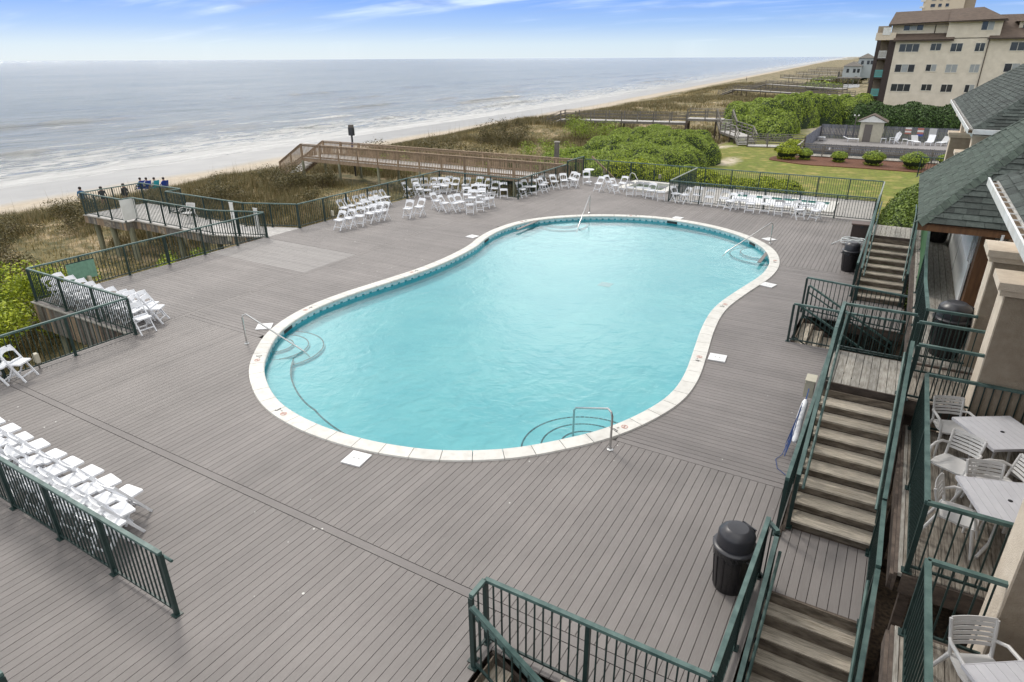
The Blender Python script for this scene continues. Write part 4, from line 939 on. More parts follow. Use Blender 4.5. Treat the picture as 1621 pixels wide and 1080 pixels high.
for i, (x, y) in enumerate(sorted(nk)):
    put(chair0, first, x+random.uniform(-.06, .06), y+random.uniform(-.05, .05), .003, face(x, y, 55+random.uniform(-8, 8)), f"white folding chair, {ORD[i//2]} from left in the {'front' if i % 2 == 0 else 'back'} row inside the railed nook", 'folding chair', CG)
for us, v, nm in (((-15.6, -15.05, -14.5, -13.92, -13.35, -12.8, -12.2, -11.65, -11.1, -10.55, -9.95), 4.24, 'in the front ceremony row at bottom left'),
                  ((-15.3, -14.7, -14.1, -13.5, -12.9, -12.3, -11.7, -11.15, -10.6, -10.1, -9.6), 3.93, 'in the middle ceremony row at bottom left'),
                  ((-12.1, -11.55, -11.0, -10.45, -9.9, -9.4), 3.68, 'in the rear ceremony row at bottom left')):
    for k_, u_ in enumerate(us):
        put(chair0, first, u_+random.uniform(-.03, .03), v+random.uniform(-.03, .03), .003, R(random.uniform(-7, 7)-(18 if random.random() < .2 else 0)), f'white folding chair, {ORD[k_]} from left {nm}', 'folding chair', CG)
p = G(932, 288, 0)
g = empty('cocktail_table', (p.x, p.y, 0), label='small round white table by the chair nearest the gate', cat='table')
MB().lathe([(.3, .0), (.31, .02), (.3, .04)], 20, (0, 0, .72)).build('tabletop', M['white'], g, True); MB().lathe([(.025, .02), (.025, .72)], 10).build('pedestal', M['white'], g); MB().lathe([(.2, .001), (.2, .02), (.05, .04)], 16).build('base', M['white'], g)
# ------------------------------------------------------------------ resin armchairs and slatted tables on the balconies
def make_armchair():
    g = empty('armchair', (0, 0, 0)); m_ = M['resin']
    m = MB(); pts = []                                   # seat, slightly dished and tapered
    for x, y in ((-.2, -.2), (.2, -.2), (.235, .05), (.22, .22), (.15, .25), (-.15, .25), (-.22, .22), (-.235, .05)): pts.append((x, y))
    m.prism(pts, .42, .445); m.build('seat', m_, g, True)
    bx = lambda t: .2+.02*t
    def bp(x, t):                                        # point on the curved back, t from 0 (seat) to 1 (top)
        return Vector((x, -.2-.12*t+.5*x*x, .45+.39*t))
    for i in range(6):
        t = .3+i*.127; m = MB(); k = 8
        P = [bp(-bx(t)+2*bx(t)*q/k, t) for q in range(k+1)]
        for q in range(k): m.bar(P[q], P[q+1], .012, .036 if i < 5 else .05, up=(0, -.3, 1))
        m.build('back_slat', m_, g)
    for s in (-1, 1):
        MB().tube([bp(s*.2, 0)+Vector((0, 0, -.02)), bp(s*.205, .25), bp(s*.215, .6), bp(s*.222, .95)], .02, 8).build('back_post', m_, g, True)
        MB().tube([bp(s*.215, .42), Vector((s*.27, -.12, .655)), Vector((s*.285, .05, .66)), Vector((s*.28, .17, .64)), Vector((s*.26, .22, .58)), Vector((s*.245, .24, .44))], [.018, .02, .021, .021, .019, .018], 8).build('armrest', m_, g, True)
        MB().tube([(s*.225, .21, .435), (s*.26, .29, 0)], [.026, .017], 8).build('leg', m_, g, True)
        MB().tube([(s*.2, -.19, .44), (s*.24, -.36, 0)], [.026, .017], 8).build('leg', m_, g, True)
    return g
arm0 = make_armchair(); f2 = [True]
AG = 'off white slatted resin armchairs on the balconies'
def back_at(bx_, by_, ang):
    f = Vector((math.cos(R(ang)), math.sin(R(ang)), 0)); return bx_+f.x*.31, by_+f.y*.31, R(ang)-math.pi/2
for bx_, by_, ang, lab in ((1.47, 11.78, -70, 'off white armchair at the far end of the balcony, back to the far railing'), (1.72, 10.55, -118, 'off white armchair with slatted back turned towards the stairs beside the first table'), (1.27, 9.0, -11, 'off white armchair tight against the railing at the near left of the second table'),
                           (1.86, 9.85, -76, 'off white armchair tucked under the far edge of the second table'), (2.42, 10.12, 205, 'off white armchair between the two tables at the right edge'), (1.55, 6.5, -64, 'off white armchair on the bottom right balcony facing its table')):
    x, y, r_ = back_at(bx_, by_, ang); put(arm0, f2, x, y, 1.0, r_, lab, 'armchair', AG)
def make_table():
    g = empty('slatted_table', (0, 0, 0)); w = .47
    for i in range(9):
        x = -w+.012+i*(2*w-.024)/9; MB().box(x+.002, x+(2*w-.024)/9-.002, -w+.012, w-.012, .7, .722).build('slat', M['table'], g)
    m = MB()
    for a in ((-w, w, -w, -w+.01), (-w, w, w-.01, w), (-w, -w+.01, -w+.0101, w-.0101), (w-.01, w, -w+.0101, w-.0101)): m.box(*a, .68, .7235)
    m.build('rim', M['table'], g)
    m = MB().box(-w+.02, w-.02, -.03, .03, .66, .698).box(-.03, .03, -w+.02, w-.02, .655, .694); m.build('underframe', M['resin'], g)
    MB().lathe([(.028, 0), (.028, .006), (.02, .008)], 16, (0, 0, .7225)).build('umbrella_hole', M['dark_grey'], g)
    for a, b in ((-1, -1), (1, -1), (1, 1), (-1, 1)): MB().tube([(a*.1, b*.1, .66), (a*.14, b*.14, .12), (a*.34, b*.34, .02)], .022, 8).build('leg', M['resin'], g, True)
    return g
t0 = make_table(); f3 = [True]
for x, y, r_, lab in ((2.17, 11.1, 32, 'pale square slatted table at the far end of the upper balcony'), (2.1, 9.12, 17, 'pale square slatted table in the middle of the right edge'), (2.1, 5.78, 34, 'pale square slatted table cut by the bottom right corner')):
    put(t0, f3, x, y, 1.0, R(r_), lab, 'table', 'slatted tables on the balconies')
# ------------------------------------------------------------------ trash cans
def make_can():
    g = empty('trash_can', (0, 0, 0))
    m = MB(); m.lathe([(.215, .0), (.225, .02), (.272, .66), (.28, .7), (.255, .7), (.25, .6)], 28); 
    for i in range(14):
        a = 2*math.pi*i/14; m.bar((math.cos(a)*.226, math.sin(a)*.226, .05), (math.cos(a)*.27, math.sin(a)*.27, .6), .02, .014, up=(math.cos(a), math.sin(a), 0))
    m.build('barrel', M['black'], g, True)
    m = MB(); vs = []
    for k_ in range(28):
        a = 2*math.pi*k_/28; h = .62+.045*math.sin(a*5)+.02*math.sin(a*11); vs.append((a, h))
    for k_ in range(28):
        a, h = vs[k_]; b, h2 = vs[(k_+1) % 28]
        m.add([(math.cos(a)*.29, math.sin(a)*.29, .72), (math.cos(b)*.29, math.sin(b)*.29, .72), (math.cos(b)*.283, math.sin(b)*.283, h2), (math.cos(a)*.283, math.sin(a)*.283, h)], [(0, 1, 2, 3)])
    m.build('bin_liner', M['bag'], g, True)
    MB().lathe([(.3, .715), (.305, .74), (.285, .76), (.25, .765)], 28).build('lid_rim', M['dark_grey'], g, True)
    m = MB(); m.lathe([(.255, .765), (.25, .94), (.235, .97), (.15, 1.04), (.14, 1.043), (.02, 1.045)], 28); m.build('dome_lid', M['dark_grey'], g, True)
    MB().box(-.1, .1, -.26, -.23, .8, .95).build('flap', M['black'], g); MB().box(-.115, .115, -.255, -.235, .95, .97).build('flap_hinge', M['dark_grey'], g)
    for s in (-1, 1): MB().tube([(s*.275, -.06, .66), (s*.335, -.05, .65), (s*.335, .05, .65), (s*.275, .06, .66)], .014, 6).build('handle', M['black'], g)
    return g
c0 = make_can(); f4 = [True]
CANS = ((-.93, 7.72, 0, 150, 'large black domed trash can on the grey deck at the near right'), (-.86, 25.1, 0, 200, 'black trash can with bin liner beside the far stairs'), (1.5, 14.55, 1.5, 120, 'black ribbed trash can behind the railings at the near end of the porch walkway'), (1.5, 24.6, 1.5, 150, 'black ribbed trash can under the eave of the porch roof'))
for x, y, z, r_, lab in CANS:
    g = put(c0, f4, x, y, z, R(r_), lab, 'trash can', 'black trash cans'); g.scale = (1.14, 1.14, 1.06) if z else (1, 1, 1)
# ------------------------------------------------------------------ small deck things
def ubox(px_, py_, lab, z=0):
    p = G(px_, py_, z); g = empty('outlet_box', (p.x, p.y, z), R(random.uniform(-8, 8)), label=lab, cat='electrical box', group='beige outlet boxes on short posts')
    MB().box(-.015, .015, -.015, .015, 0, .16).build('post', M['grey_timber'], g); MB().box(-.07, .07, -.045, .045, .16, .4).build('box', M['beige_box'], g); MB().box(-.06, .06, -.058, -.046, .18, .38).build('cover', M['beige_box'], g)
for a in ((63, 583, 'beige outlet box on a post just right of the two leftmost chairs'), (146, 455, 'beige outlet box on a post beside the nook on the sea side railing'), (366, 388, 'beige outlet box against the railing below the overlook entrance'), (527, 347, 'beige outlet box left of the dune side chair rows'), (956, 279, 'beige outlet box at the foot of the far hedge railing'), (1044, 287, 'beige outlet box behind the spa corner')): ubox(*a)
g = empty('outlet_box', (-2.2, 4.9, -.02), label='beige outlet box seen through the foreground railing', cat='electrical box', group='beige outlet boxes on short posts'); MB().box(-.015, .015, -.015, .015, 0, .12).build('post', M['grey_timber'], g); MB().box(-.05, .05, -.04, .04, .12, .26).build('box', M['beige_box'], g)
g = empty('outlet_box', (-.66, 13.2, .62), label='large beige junction box on the stair side railing', cat='electrical box')
MB().box(-.11, .06, -.16, .16, 0, .36).build('box', M['beige_box'], g); MB().box(-.125, .075, -.175, .175, .36, .385).build('lid', M['beige_box'], g)
for q in (-.1, -.03, .04, .11): MB().box(-.12, -.111, q-.02, q+.02, .04, .3).build('rib', M['beige_box'], g)
g = empty('rescue_tube', (-.68, 12.2, .35), label='white rescue tube hanging on the stair side railing above the blue rope', cat='rescue tube')
MB().tube([(0, .45, .42), (0, .42, .36), (-.02, .1, .14), (0, -.4, -.06), (0, -.46, -.08)], [.03, .06, .07, .065, .03], 10).build('foam', M['white'], g, True); MB().bar((-.0, .44, .38), (0, .75, .52), .02, .01).build('strap', M['rope'], g)
g = empty('rope', (-.72, 11.9, 0), label='blue rope hanging in loops from the stair side railing', cat='rope')
m = MB()
for k_ in range(5):
    y0 = .25-k_*.1; m.tube([(0, y0+.35, .75), (-.03-.02*k_, y0+.1, .3-.04*k_), (-.06, y0-.15-.05*k_, .12), (-.02, y0-.05, .3), (.0, y0+.3, .7)], .006, 5)
m.tube([(0, .3, .8), (-.05, .0, .3), (-.12, -.3, .02), (-.2, -.5, .012), (-.12, -.8, .012), (.05, -.95, .012)], .006, 5); m.build('cord', M['rope'], g)
p = G(1363, 377, 0)
g = empty('storage_box', (-.85, 30.2, 0), R(3), label='brown wicker storage box against the railing at the far right', cat='storage box')
MB().box(-.36, .36, -.27, .27, .02, .62).build('body', M['brown_box'], g); MB().box(-.4, .4, -.31, .31, .62, .67).build('lid', M['brown_lid'], g); MB().box(-.05, .05, -.29, -.272, .5, .6).build('latch', M['dark_grey'], g)
g = empty('hose', (-1.0, 29.0, 0), label='coiled white pool hose lying by the brown storage box', cat='hose')
m = MB(); pts = []
for k_ in range(150):
    a = k_/150*2*math.pi*6; r = .33+.08*math.sin(k_*.37); pts.append((math.cos(a)*r*1.15, math.sin(a)*r*.8, .05+k_/150*.22+.02*math.sin(k_*.9)))
m.tube(pts, .022, 6); m.tube([(-.35, .1, .2), (-.7, -.2, .03), (-.75, -.4, .03)], .02, 6); m.build('coil', M['hose'], g, True)
# spa
g = empty('spa', (0, 0, 0), label='small square spa of greenish water sunk in the deck behind the chairs', cat='spa')
x0, x1, y0, y1 = SPA; w = .42
for a in ((x0, x1, y0, y0+w), (x0, x1, y1-w, y1), (x0, x0+w, y0+w+.004, y1-w-.004), (x1-w, x1, y0+w+.004, y1-w-.004)): MB().box(*a, -.05, .1).build('coping', M['coping'], g)
m = MB()
for a in ((x0+w-.03, x0+w, y0+w, y1-w), (x1-w, x1-w+.03, y0+w, y1-w), (x0+w, x1-w, y0+w-.03, y0+w), (x0+w, x1-w, y1-w, y1-w+.03)): m.box(*a, -.6, -.051)
m.box(x0+w, x1-w, y0+w, y1-w, -.65, -.6); m.build('basin', M['tile_light'], g)
MB().add([(x0+w, y0+w, -.06), (x1-w, y0+w, -.06), (x1-w, y1-w, -.06), (x0+w, y1-w, -.06)], [(0, 1, 2, 3)]).build('water', M['spa_water'], g)
m = MB(); m.tube([(-13.6, 36.9, 0.1), (-13.6, 36.9, .7), (-13.5, 36.93, .8), (-13.35, 36.95, .75), (-12.95, 37.05, .1), (-12.85, 37.1, -.3)], .022, 8); m.build('handrail', M['steel'], g, True)
# wading pool enclosure
g = empty('wading_pool', (0, 0, 0), label='shallow wading pool with wide white rim behind the inner railing', cat='wading pool')
KX0, KX1, KY0, KY1 = -7.6, -2.75, 35.3, 37.4
cs = empty('concrete_terrace', (0, 0, 0), label='pale concrete terrace round the wading pool', kind='structure')
for i in range(7):
    for j in range(4):
        a = -10.27+i*1.39; b = 33.95+j*1.27
        if KX0-.35 < a and a+1.38 < KX1+.35 and KY0-.35 < b and b+1.26 < KY1+.35: continue
        MB().box(a, a+1.38, b, b+1.26, -.1, -.012).build('slab', M['concrete'], cs)
r_ = .38
for a in ((KX0-r_, KX1+r_, KY0-r_, KY0), (KX0-r_, KX1+r_, KY1, KY1+r_), (KX0-r_, KX0, KY0+.003, KY1-.003), (KX1, KX1+r_, KY0+.003, KY1-.003)): MB().box(*a, -.01, .05).build('coping', M['coping'], g)
MB().box(KX0, KX1, KY0, KY1, -.011, -.005).build('basin_floor', M['white'], g)
MB().add([(KX0, KY1-.002, -.004), (KX1, KY1-.002, -.004), (KX1, KY1-.002, .04), (KX0, KY1-.002, .04)], [(0, 1, 2, 3)]).build('tile_band', M['tile_teal'], g)
MB().box(KX0, KX1, KY1-.35, KY1-.004, -.004, .004).build('green_lane', mat('green tile', (.05, .2, .15), .3, (.04, .15, .12), 6, 2), g)
# ------------------------------------------------------------------ roofs
def in_poly(x, y, P):
    c = False; k = len(P)
    for i in range(k):
        (x1, y1), (x2, y2) = P[i], P[(i+1) % k]
        if (y1 > y) != (y2 > y) and x < (x2-x1)*(y-y1)/(y2-y1)+x1: c = not c
    return c
def shingled(parent, O, A, B, poly, m, single=False, w=.3, ex=.14, jitter=.5, base=True):
    """O origin, A unit vector along the eave, B unit vector up the slope, poly in (a, b)"""
    O, A, B = Vector(O), Vector(A).normalized(), Vector(B).normalized(); Nn = A.cross(B)
    if Nn.z < 0: Nn = -Nn
    if base: MB().add([O+A*a+B*b-Nn*.004 for a, b in poly], [tuple(range(len(poly)))]).build('roof_deck', M['shingle'], parent)
    amin = min(p[0] for p in poly); amax = max(p[0] for p in poly); bmax = max(p[1] for p in poly); mb = MB(); cnt = 0
    r = 0
    while r*ex < bmax:
        a = amin-(r % 2)*w*.5-random.random()*w*jitter*.3
        while a < amax:
            ww = w*random.uniform(.75, 1.25) if jitter else w
            q = [(a, r*ex), (a+ww-.006, r*ex), (a+ww-.006, (r+1)*ex+.01), (a, (r+1)*ex+.01)]
            yc = (r+.5)*ex
            xsx = []
            for i in range(len(poly)):
                (x1, y1), (x2, y2) = poly[i], poly[(i+1) % len(poly)]
                if (y1 > yc) != (y2 > yc): xsx.append((x2-x1)*(yc-y1)/(y2-y1)+x1)
            if len(xsx) >= 2:
                lo, hi = min(xsx), max(xsx); s0, s1 = max(a, lo), min(a+ww-.006, hi)
                if s1-s0 > .02:
                    t = random.choice((.014, .018, .026))
                    P = [O+A*s0+B*(r*ex)+Nn*t, O+A*s1+B*(r*ex)+Nn*t, O+A*s1+B*((r+1)*ex)+Nn*.002, O+A*s0+B*((r+1)*ex)+Nn*.002]
                    Q = [O+A*s0+B*(r*ex), O+A*s1+B*(r*ex)]
                    v = P+Q; f = [(0, 1, 2, 3), (4, 5, 1, 0), (4, 0, 3), (5, 2, 1)]
                    if single and cnt < 290: MB().add(v, f).build('shingle', M[m], parent); cnt += 1
                    else: mb.add(v, f)
            a += ww
        r += 1
    if mb.v: mb.build('shingles', M[m], parent, kind='stuff')
def hipcaps(parent, a, b, m='shingle_pale', w=.3, step=.2):
    a, b = Vector(a), Vector(b); d = (b-a); k = int(d.length/step); d.normalize(); s = d.cross(Vector((0, 0, 1))).normalized()
    for i in range(k):
        p = a+d*(i*step); q = p+d*(step*1.25); up = Vector((0, 0, 1)); lift = .035
        vs = []
        for pt_, l in ((p, lift), (q, lift-.014)):
            vs += [pt_-s*w/2+up*(l-.1), pt_+up*l, pt_+s*w/2+up*(l-.1)]
        vs += [v-up*.012 for v in vs[:3]]
        MB().add(vs, [(0, 1, 4, 3), (1, 2, 5, 4), (6, 7, 1, 0), (7, 8, 2, 1)]).build('hip_cap', M[m], parent)
pr = empty('porch_roof', (.6, 20.5, 3.6), label='green grey shingled hip roof of the porch over the walkway', cat='roof')
SL = .95; E0 = (.6, 16.9, 3.6); E1 = (.6, 24.2, 3.6); hd = 3.65; AP = Vector((.6+hd, 20.55, 3.6+SL*hd)); L0 = math.hypot(1, SL)
def loc(v): return Vector(v)-Vector((.6, 20.5, 3.6))
shingled(pr, loc(E0), (0, 1, 0), (1, 0, SL), [(0, 0), (7.3, 0), (hd, hd*L0)], 'shingle_pale', False, .32, .145)
shingled(pr, loc(E0), (1, 0, 0), (0, 1, SL), [(0, 0), (6.5, 0), (6.5, hd*L0), (hd, hd*L0)], 'shingle', True, .3, .16)
MB().add([loc((.6, 24.2, 3.6)), loc((7, 24.2, 3.6)), loc((7, 20.55, AP.z)), loc(AP)], [(0, 1, 2, 3)]).build('back_slope', M['shingle'], pr)
hipcaps(pr, loc(E0), loc(AP)); hipcaps(pr, loc(E1), loc(AP))
MB().bar(loc((.62, 16.96, 3.5)), loc((3.4, 16.96, 3.5)), .05, .16).bar(loc((.66, 17.0, 3.5)), loc((.66, 24.1, 3.5)), .05, .16).build('fascia', M['brown_wood'], pr)
MB().add([loc((.6, 16.9, 3.57)), loc((3.4, 16.9, 3.57)), loc((3.4, 24.2, 3.57)), loc((.6, 24.2, 3.57))], [(3, 2, 1, 0)]).build('soffit', M['brown_wood'], pr)
ch = empty('clubhouse', (0, 0, 0), label='tan stuccoed clubhouse with buttress piers, balconies and shingled roofs', cat='building')
def roofblock(u0, v0, v1, z, sl, depth, hip0, hip1, pale='shingle'):
    L0 = math.hypot(1, sl)
    poly = [(0, 0), (v1-v0, 0), (v1-v0-(depth if hip1 else 0), depth*L0), (depth if hip0 else 0, depth*L0)]
    shingled(ch, (u0, v0, z), (0, 1, 0), (1, 0, sl), poly, pale, False, .32, .145)
    if hip0: shingled(ch, (u0, v0, z), (1, 0, 0), (0, 1, sl), [(0, 0), (10, 0), (10, depth*L0), (depth, depth*L0)], 'shingle', False, .32, .145); hipcaps(ch, (u0, v0, z), (u0+depth, v0+depth, z+depth*sl), 'shingle')
    if hip1:
        MB().add([(u0, v1, z), (u0+10, v1, z), (u0+10, v1-depth, z+depth*sl), (u0+depth, v1-depth, z+depth*sl)], [(0, 1, 2, 3)]).build('back_slope', M['shingle'], ch)
        hipcaps(ch, (u0, v1, z), (u0+depth, v1-depth, z+depth*sl), 'shingle')
    # white gutter with leaf litter, fascia and soffit
    MB().box(u0-.13, u0-.115, v0, v1, z-.13, z-.005).box(u0-.115, u0-.01, v0, v1, z-.13, z-.115).box(u0-.135, u0-.105, v0, v1, z-.012, z).build('gutter', M['gutter'], ch)
    MB().box(u0-.112, u0-.012, v0+.05, v1-.05, z-.112, z-.05).build('leaf_litter', M['gutter_dirt'], ch)
    k_ = int((v1-v0)/.45)
    for i in range(k_): MB().box(u0-.113, u0-.01, v0+.2+i*.45, v0+.215+i*.45, z-.02, z-.005).build('gutter_strap', M['gutter'], ch)
    MB().box(u0-.008, u0+.02, v0, v1, z-.22, z-.02).build('fascia', M['paint_white'], ch)
    MB().box(u0+.02, u0+1.6, v0+.02, v1-.02, z-.2, z-.17).build('soffit', M['stucco_light'], ch)
roofblock(1.55, 2.0, 14.5, 5.0, .62, 4.5, False, True)
roofblock(1.68, 24.3, 41.0, 5.0, .75, 5.0, True, True)
MB().box(1.68, 4.6, 24.16, 24.3, 4.87, 5.0).build('gutter', M['gutter'], ch)
# walls and buttress piers
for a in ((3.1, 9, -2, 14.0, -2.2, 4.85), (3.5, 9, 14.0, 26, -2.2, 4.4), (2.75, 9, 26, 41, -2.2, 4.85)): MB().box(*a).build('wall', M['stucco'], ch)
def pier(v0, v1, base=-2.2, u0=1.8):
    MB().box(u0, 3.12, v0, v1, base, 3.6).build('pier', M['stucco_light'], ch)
    MB().box(u0+.02, 3.13, v0-.006, v0, base, 3.6).build('pier_shaded_side', M['stucco'], ch)  # thin darker sheet: shade of the near face put into its colour
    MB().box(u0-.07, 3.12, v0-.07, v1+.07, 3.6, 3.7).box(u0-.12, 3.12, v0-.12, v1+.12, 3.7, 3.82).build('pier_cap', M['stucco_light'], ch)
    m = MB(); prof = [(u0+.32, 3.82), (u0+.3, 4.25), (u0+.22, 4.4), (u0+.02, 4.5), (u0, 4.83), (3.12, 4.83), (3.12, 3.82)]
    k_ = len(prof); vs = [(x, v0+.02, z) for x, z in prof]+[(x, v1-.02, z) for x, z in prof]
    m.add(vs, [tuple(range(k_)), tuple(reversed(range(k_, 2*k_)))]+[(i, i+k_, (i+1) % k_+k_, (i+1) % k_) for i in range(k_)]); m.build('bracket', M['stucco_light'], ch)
for v in (1.6, 6.8, 12.0, 14.1): pier(v, v+.6)
for v in (28.9, 36.6): pier(v, v+.8, u0=1.75)
MB().box(3.02, 3.09, 9.4, 11.0, 1.02, 3.1).build('dark_shutter', M['apt_dark'], ch)
for i in range(16): MB().box(3.0, 3.02, 9.45+i*.095, 9.49+i*.095, 1.1, 3.0).build('shutter_slat', M['apt_trim'], ch)
# louvred servery wall, brown posts and pipes under the porch
MB().box(1.84, 1.88, 17.95, 27.0, 1.52, 2.55).build('white_panel', M['louvre'], ch)
for i in range(16):
    z = 2.6+i*.06; MB().bar((1.82, 17.98, z), (1.82, 27.0, z), .05, .02, up=(.6, 0, 1)).build('louvre', M['louvre'], ch)
MB().box(1.88, 1.9, 18.0, 27.0, 2.55, 3.55).build('louvre_back', M['gutter'], ch)
for v in (21.0, 24.0): MB().box(1.828, 1.839, v, v+.02, 1.52, 2.55).build('panel_joint', M['gutter'], ch)
MB().box(1.9, 2.15, 17.5, 17.9, 1.5, 3.5).build('brown_post', M['brown_wood'], ch); MB().box(2.35, 2.6, 16.4, 16.8, 1.5, 3.5).build('brown_post', M['brown_wood'], ch)
wsn = empty('windscreen', (1.05, 18.5, 1.5), label='bright green cloth windscreen tied along the porch walkway railing', cat='windscreen')
for a_, b_ in (((1.0, 18.5), (1.08, 21.4)), ((1.08, 21.4), (1.1, 26.7))): MB().bar((a_[0]-1.05-.03, a_[1]-18.5, .55), (b_[0]-1.05-.03, b_[1]-18.5, .55), .008, .9).build('cloth', M['windscreen'], wsn)
MB().tube([(2.2, 16.9, 1.5), (2.2, 16.9, 3.5)], .03, 8).build('pipe', M['gutter'], ch, True)
MB().box(2.6, 2.75, 15.0, 16.6, 1.9, 3.5).build('pale_panel', M['glass_blind'], ch)
for i in range(9): MB().box(1.15+i*.1, 1.24+i*.1, 25.6, 25.63, 1.52, 3.0).build('screen_slat', M['beige_box'], ch)
# ------------------------------------------------------------------ foliage tools
def leaf_quads(P, Nn, size, spread=.55, aspect=.55):
    """one small pointed leaf (two triangles) per point"""
    k = len(P); d = rng.normal(size=(k, 3)); Nn = Nn+d*spread; Nn /= np.linalg.norm(Nn, axis=1, keepdims=True)+1e-9
    t = rng.normal(size=(k, 3)); t -= (t*Nn).sum(1, keepdims=True)*Nn; t /= np.linalg.norm(t, axis=1, keepdims=True)+1e-9
    b = np.cross(Nn, t); s = (size*rng.uniform(.6, 1.4, size=(k, 1)))
    V = np.stack([P-t*s, P+b*s*aspect, P+t*s, P-b*s*aspect], 1).reshape(-1, 3)
    F = np.arange(4*k).reshape(-1, 4); return V, F
def hmap_lumps(lumps):
    L = np.array([(x, y, rx, ry, z0, h) for x, y, rx, ry, z0, h in lumps])
    def f(X, Y):
        Z = np.full(np.shape(X), -99.0)
        for x, y, rx, ry, z0, h in L:
            d2 = ((X-x)/rx)**2+((Y-y)/ry)**2
            z = z0+h*np.sqrt(np.clip(1-d2**1.2, 0, 1)); Z = np.where((d2 < 1) & (z > Z), z, Z)
        return Z
    return f
def hedge(name, lab, lumps, leaf, size, dens, cat='hedge', mname='leaf_hedge', group=None, bump_=.16, seed=0, z0=None):
    f0 = hmap_lumps(lumps)
    f = lambda X, Y: f0(X, Y)+bump_*(fbm(X, Y, 1.1, seed)-.5)*2.2
    x0 = min(l[0]-l[2] for l in lumps); x1 = max(l[0]+l[2] for l in lumps); y0 = min(l[1]-l[3] for l in lumps); y1 = max(l[1]+l[3] for l in lumps)
    g = empty(name, ((x0+x1)/2, (y0+y1)/2, lumps[0][4]), label=lab, cat=cat, group=group); off = np.array(g.location)
    st = max(size*2.2, .12); xs = np.arange(x0, x1+st, st); ys = np.arange(y0, y1+st, st); X, Y = np.meshgrid(xs, ys, indexing='ij'); Z = f(X, Y)-size*.7
    ok = f0(X, Y) > -50; base_z = min(l[4] for l in lumps)-.3; Z = np.where(ok, Z, base_z)
    V = np.stack([X.ravel(), Y.ravel(), Z.ravel()], 1)-off; ny = len(ys); i, j = np.meshgrid(np.arange(len(xs)-1), np.arange(ny-1), indexing='ij')
    m = (ok[:-1, :-1] | ok[1:, :-1] | ok[:-1, 1:] | ok[1:, 1:]).ravel(); a = (i*ny+j).ravel()[m]
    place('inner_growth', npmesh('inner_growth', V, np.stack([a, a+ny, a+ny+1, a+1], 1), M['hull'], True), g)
    N_ = int(dens*(x1-x0)*(y1-y0)); px_ = rng.uniform(x0, x1, N_); py_ = rng.uniform(y0, y1, N_); e = .12
    z = f(px_, py_); zx = (f(px_+e, py_)-z)/e; zy = (f(px_, py_+e)-z)/e
    ok = (f0(px_, py_) > -50)
    zx = np.clip(zx, -6, 6); zy = np.clip(zy, -6, 6); slope = np.sqrt(1+zx**2+zy**2)
    # steeper flanks need more leaves: repeat by slope
    rep = np.where(ok, np.minimum(5, np.floor(slope+rng.random(N_))), 0).astype(int); idx = np.repeat(np.arange(N_), rep)
    q = np.stack([px_[idx], py_[idx], z[idx]], 1); nn = np.stack([-zx[idx], -zy[idx], np.ones(len(idx))], 1); nn /= np.linalg.norm(nn, axis=1, keepdims=True)
    q[:, :2] += rng.normal(size=(len(idx), 2))*.05; dz = np.abs(zx[idx])+np.abs(zy[idx]); q[:, 2] -= rng.random(len(idx))*np.minimum(dz*.12, .6)*(dz > 1.2)
    q += nn*rng.uniform(-size*.8, size*1.3, (len(idx), 1))
    V, F = leaf_quads(q-off, nn, size); place('foliage', npmesh('foliage', V, F, M[mname]), g, kind='stuff')
    return g
def ball_bush(name, lab, x, y, z, r, hz, size=.05, cnt=2500, mname='leaf_hedge', group=None, cat='bush', rough=.12):
    g = empty(name, (x, y, z), label=lab, cat=cat, group=group)
    d = rng.normal(size=(cnt, 3)); d /= np.linalg.norm(d, axis=1, keepdims=True); d[:, 2] = np.abs(d[:, 2])*np.sign(d[:, 2]+.55)
    lump = 1+rough*np.sin(d[:, 0]*5+x)*np.cos(d[:, 1]*4+y)+rng.normal(size=cnt)*.05
    P = d*lump[:, None]*np.array([r, r, hz/2])+np.array([0, 0, hz/2])
    V, F = leaf_quads(P, d, size); place('foliage', npmesh('foliage', V, F, M[mname]), g, kind='stuff')
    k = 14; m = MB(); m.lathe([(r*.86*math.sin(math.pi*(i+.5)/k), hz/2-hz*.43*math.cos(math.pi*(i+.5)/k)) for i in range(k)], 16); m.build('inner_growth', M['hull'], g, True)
    MB().tube([(0, 0, -.1), (0, 0, hz*.3)], .03, 6).build('stem', M['bark'], g)
    return g
def blades(P, h, w, lean=.35, bend=True):
    """curved grass blades: two segments"""
    k = len(P); a = rng.uniform(0, 2*math.pi, k); d = np.stack([np.cos(a), np.sin(a), np.zeros(k)], 1); s = np.stack([-np.sin(a), np.cos(a), np.zeros(k)], 1)
    hh = (h*rng.uniform(.55, 1.3, k))[:, None]; ln = (lean*rng.uniform(.2, 1.4, k))[:, None]*hh; w = w*np.ones((k, 1)); up = np.array([[0, 0, 1.]])
    V = np.stack([P-s*w, P+s*w, P+d*ln*.35+up*hh*.6-s*w*.7, P+d*ln*.35+up*hh*.6+s*w*.7, P+d*ln+up*hh], 1).reshape(-1, 3)
    b = (np.arange(k)*5)[:, None]; F = np.concatenate([b+[0, 1, 3], b+[0, 3, 2], b+[2, 3, 4]], 0); return V, F
def grass_area(name, lab, P, h, w, m, per=7, rad=.16, lean=.4):
    k = len(P); Q = np.repeat(P, per, axis=0); Q[:, :2] += rng.normal(size=(len(Q), 2))*rad; Q[:, 2] = terrain(Q[:, 0], Q[:, 1])-.03
    V, F = blades(Q, h if np.isscalar(h) else np.repeat(h, per), w, lean); place(name, npmesh(name, V, F, M[m]), kind='stuff', label=lab)
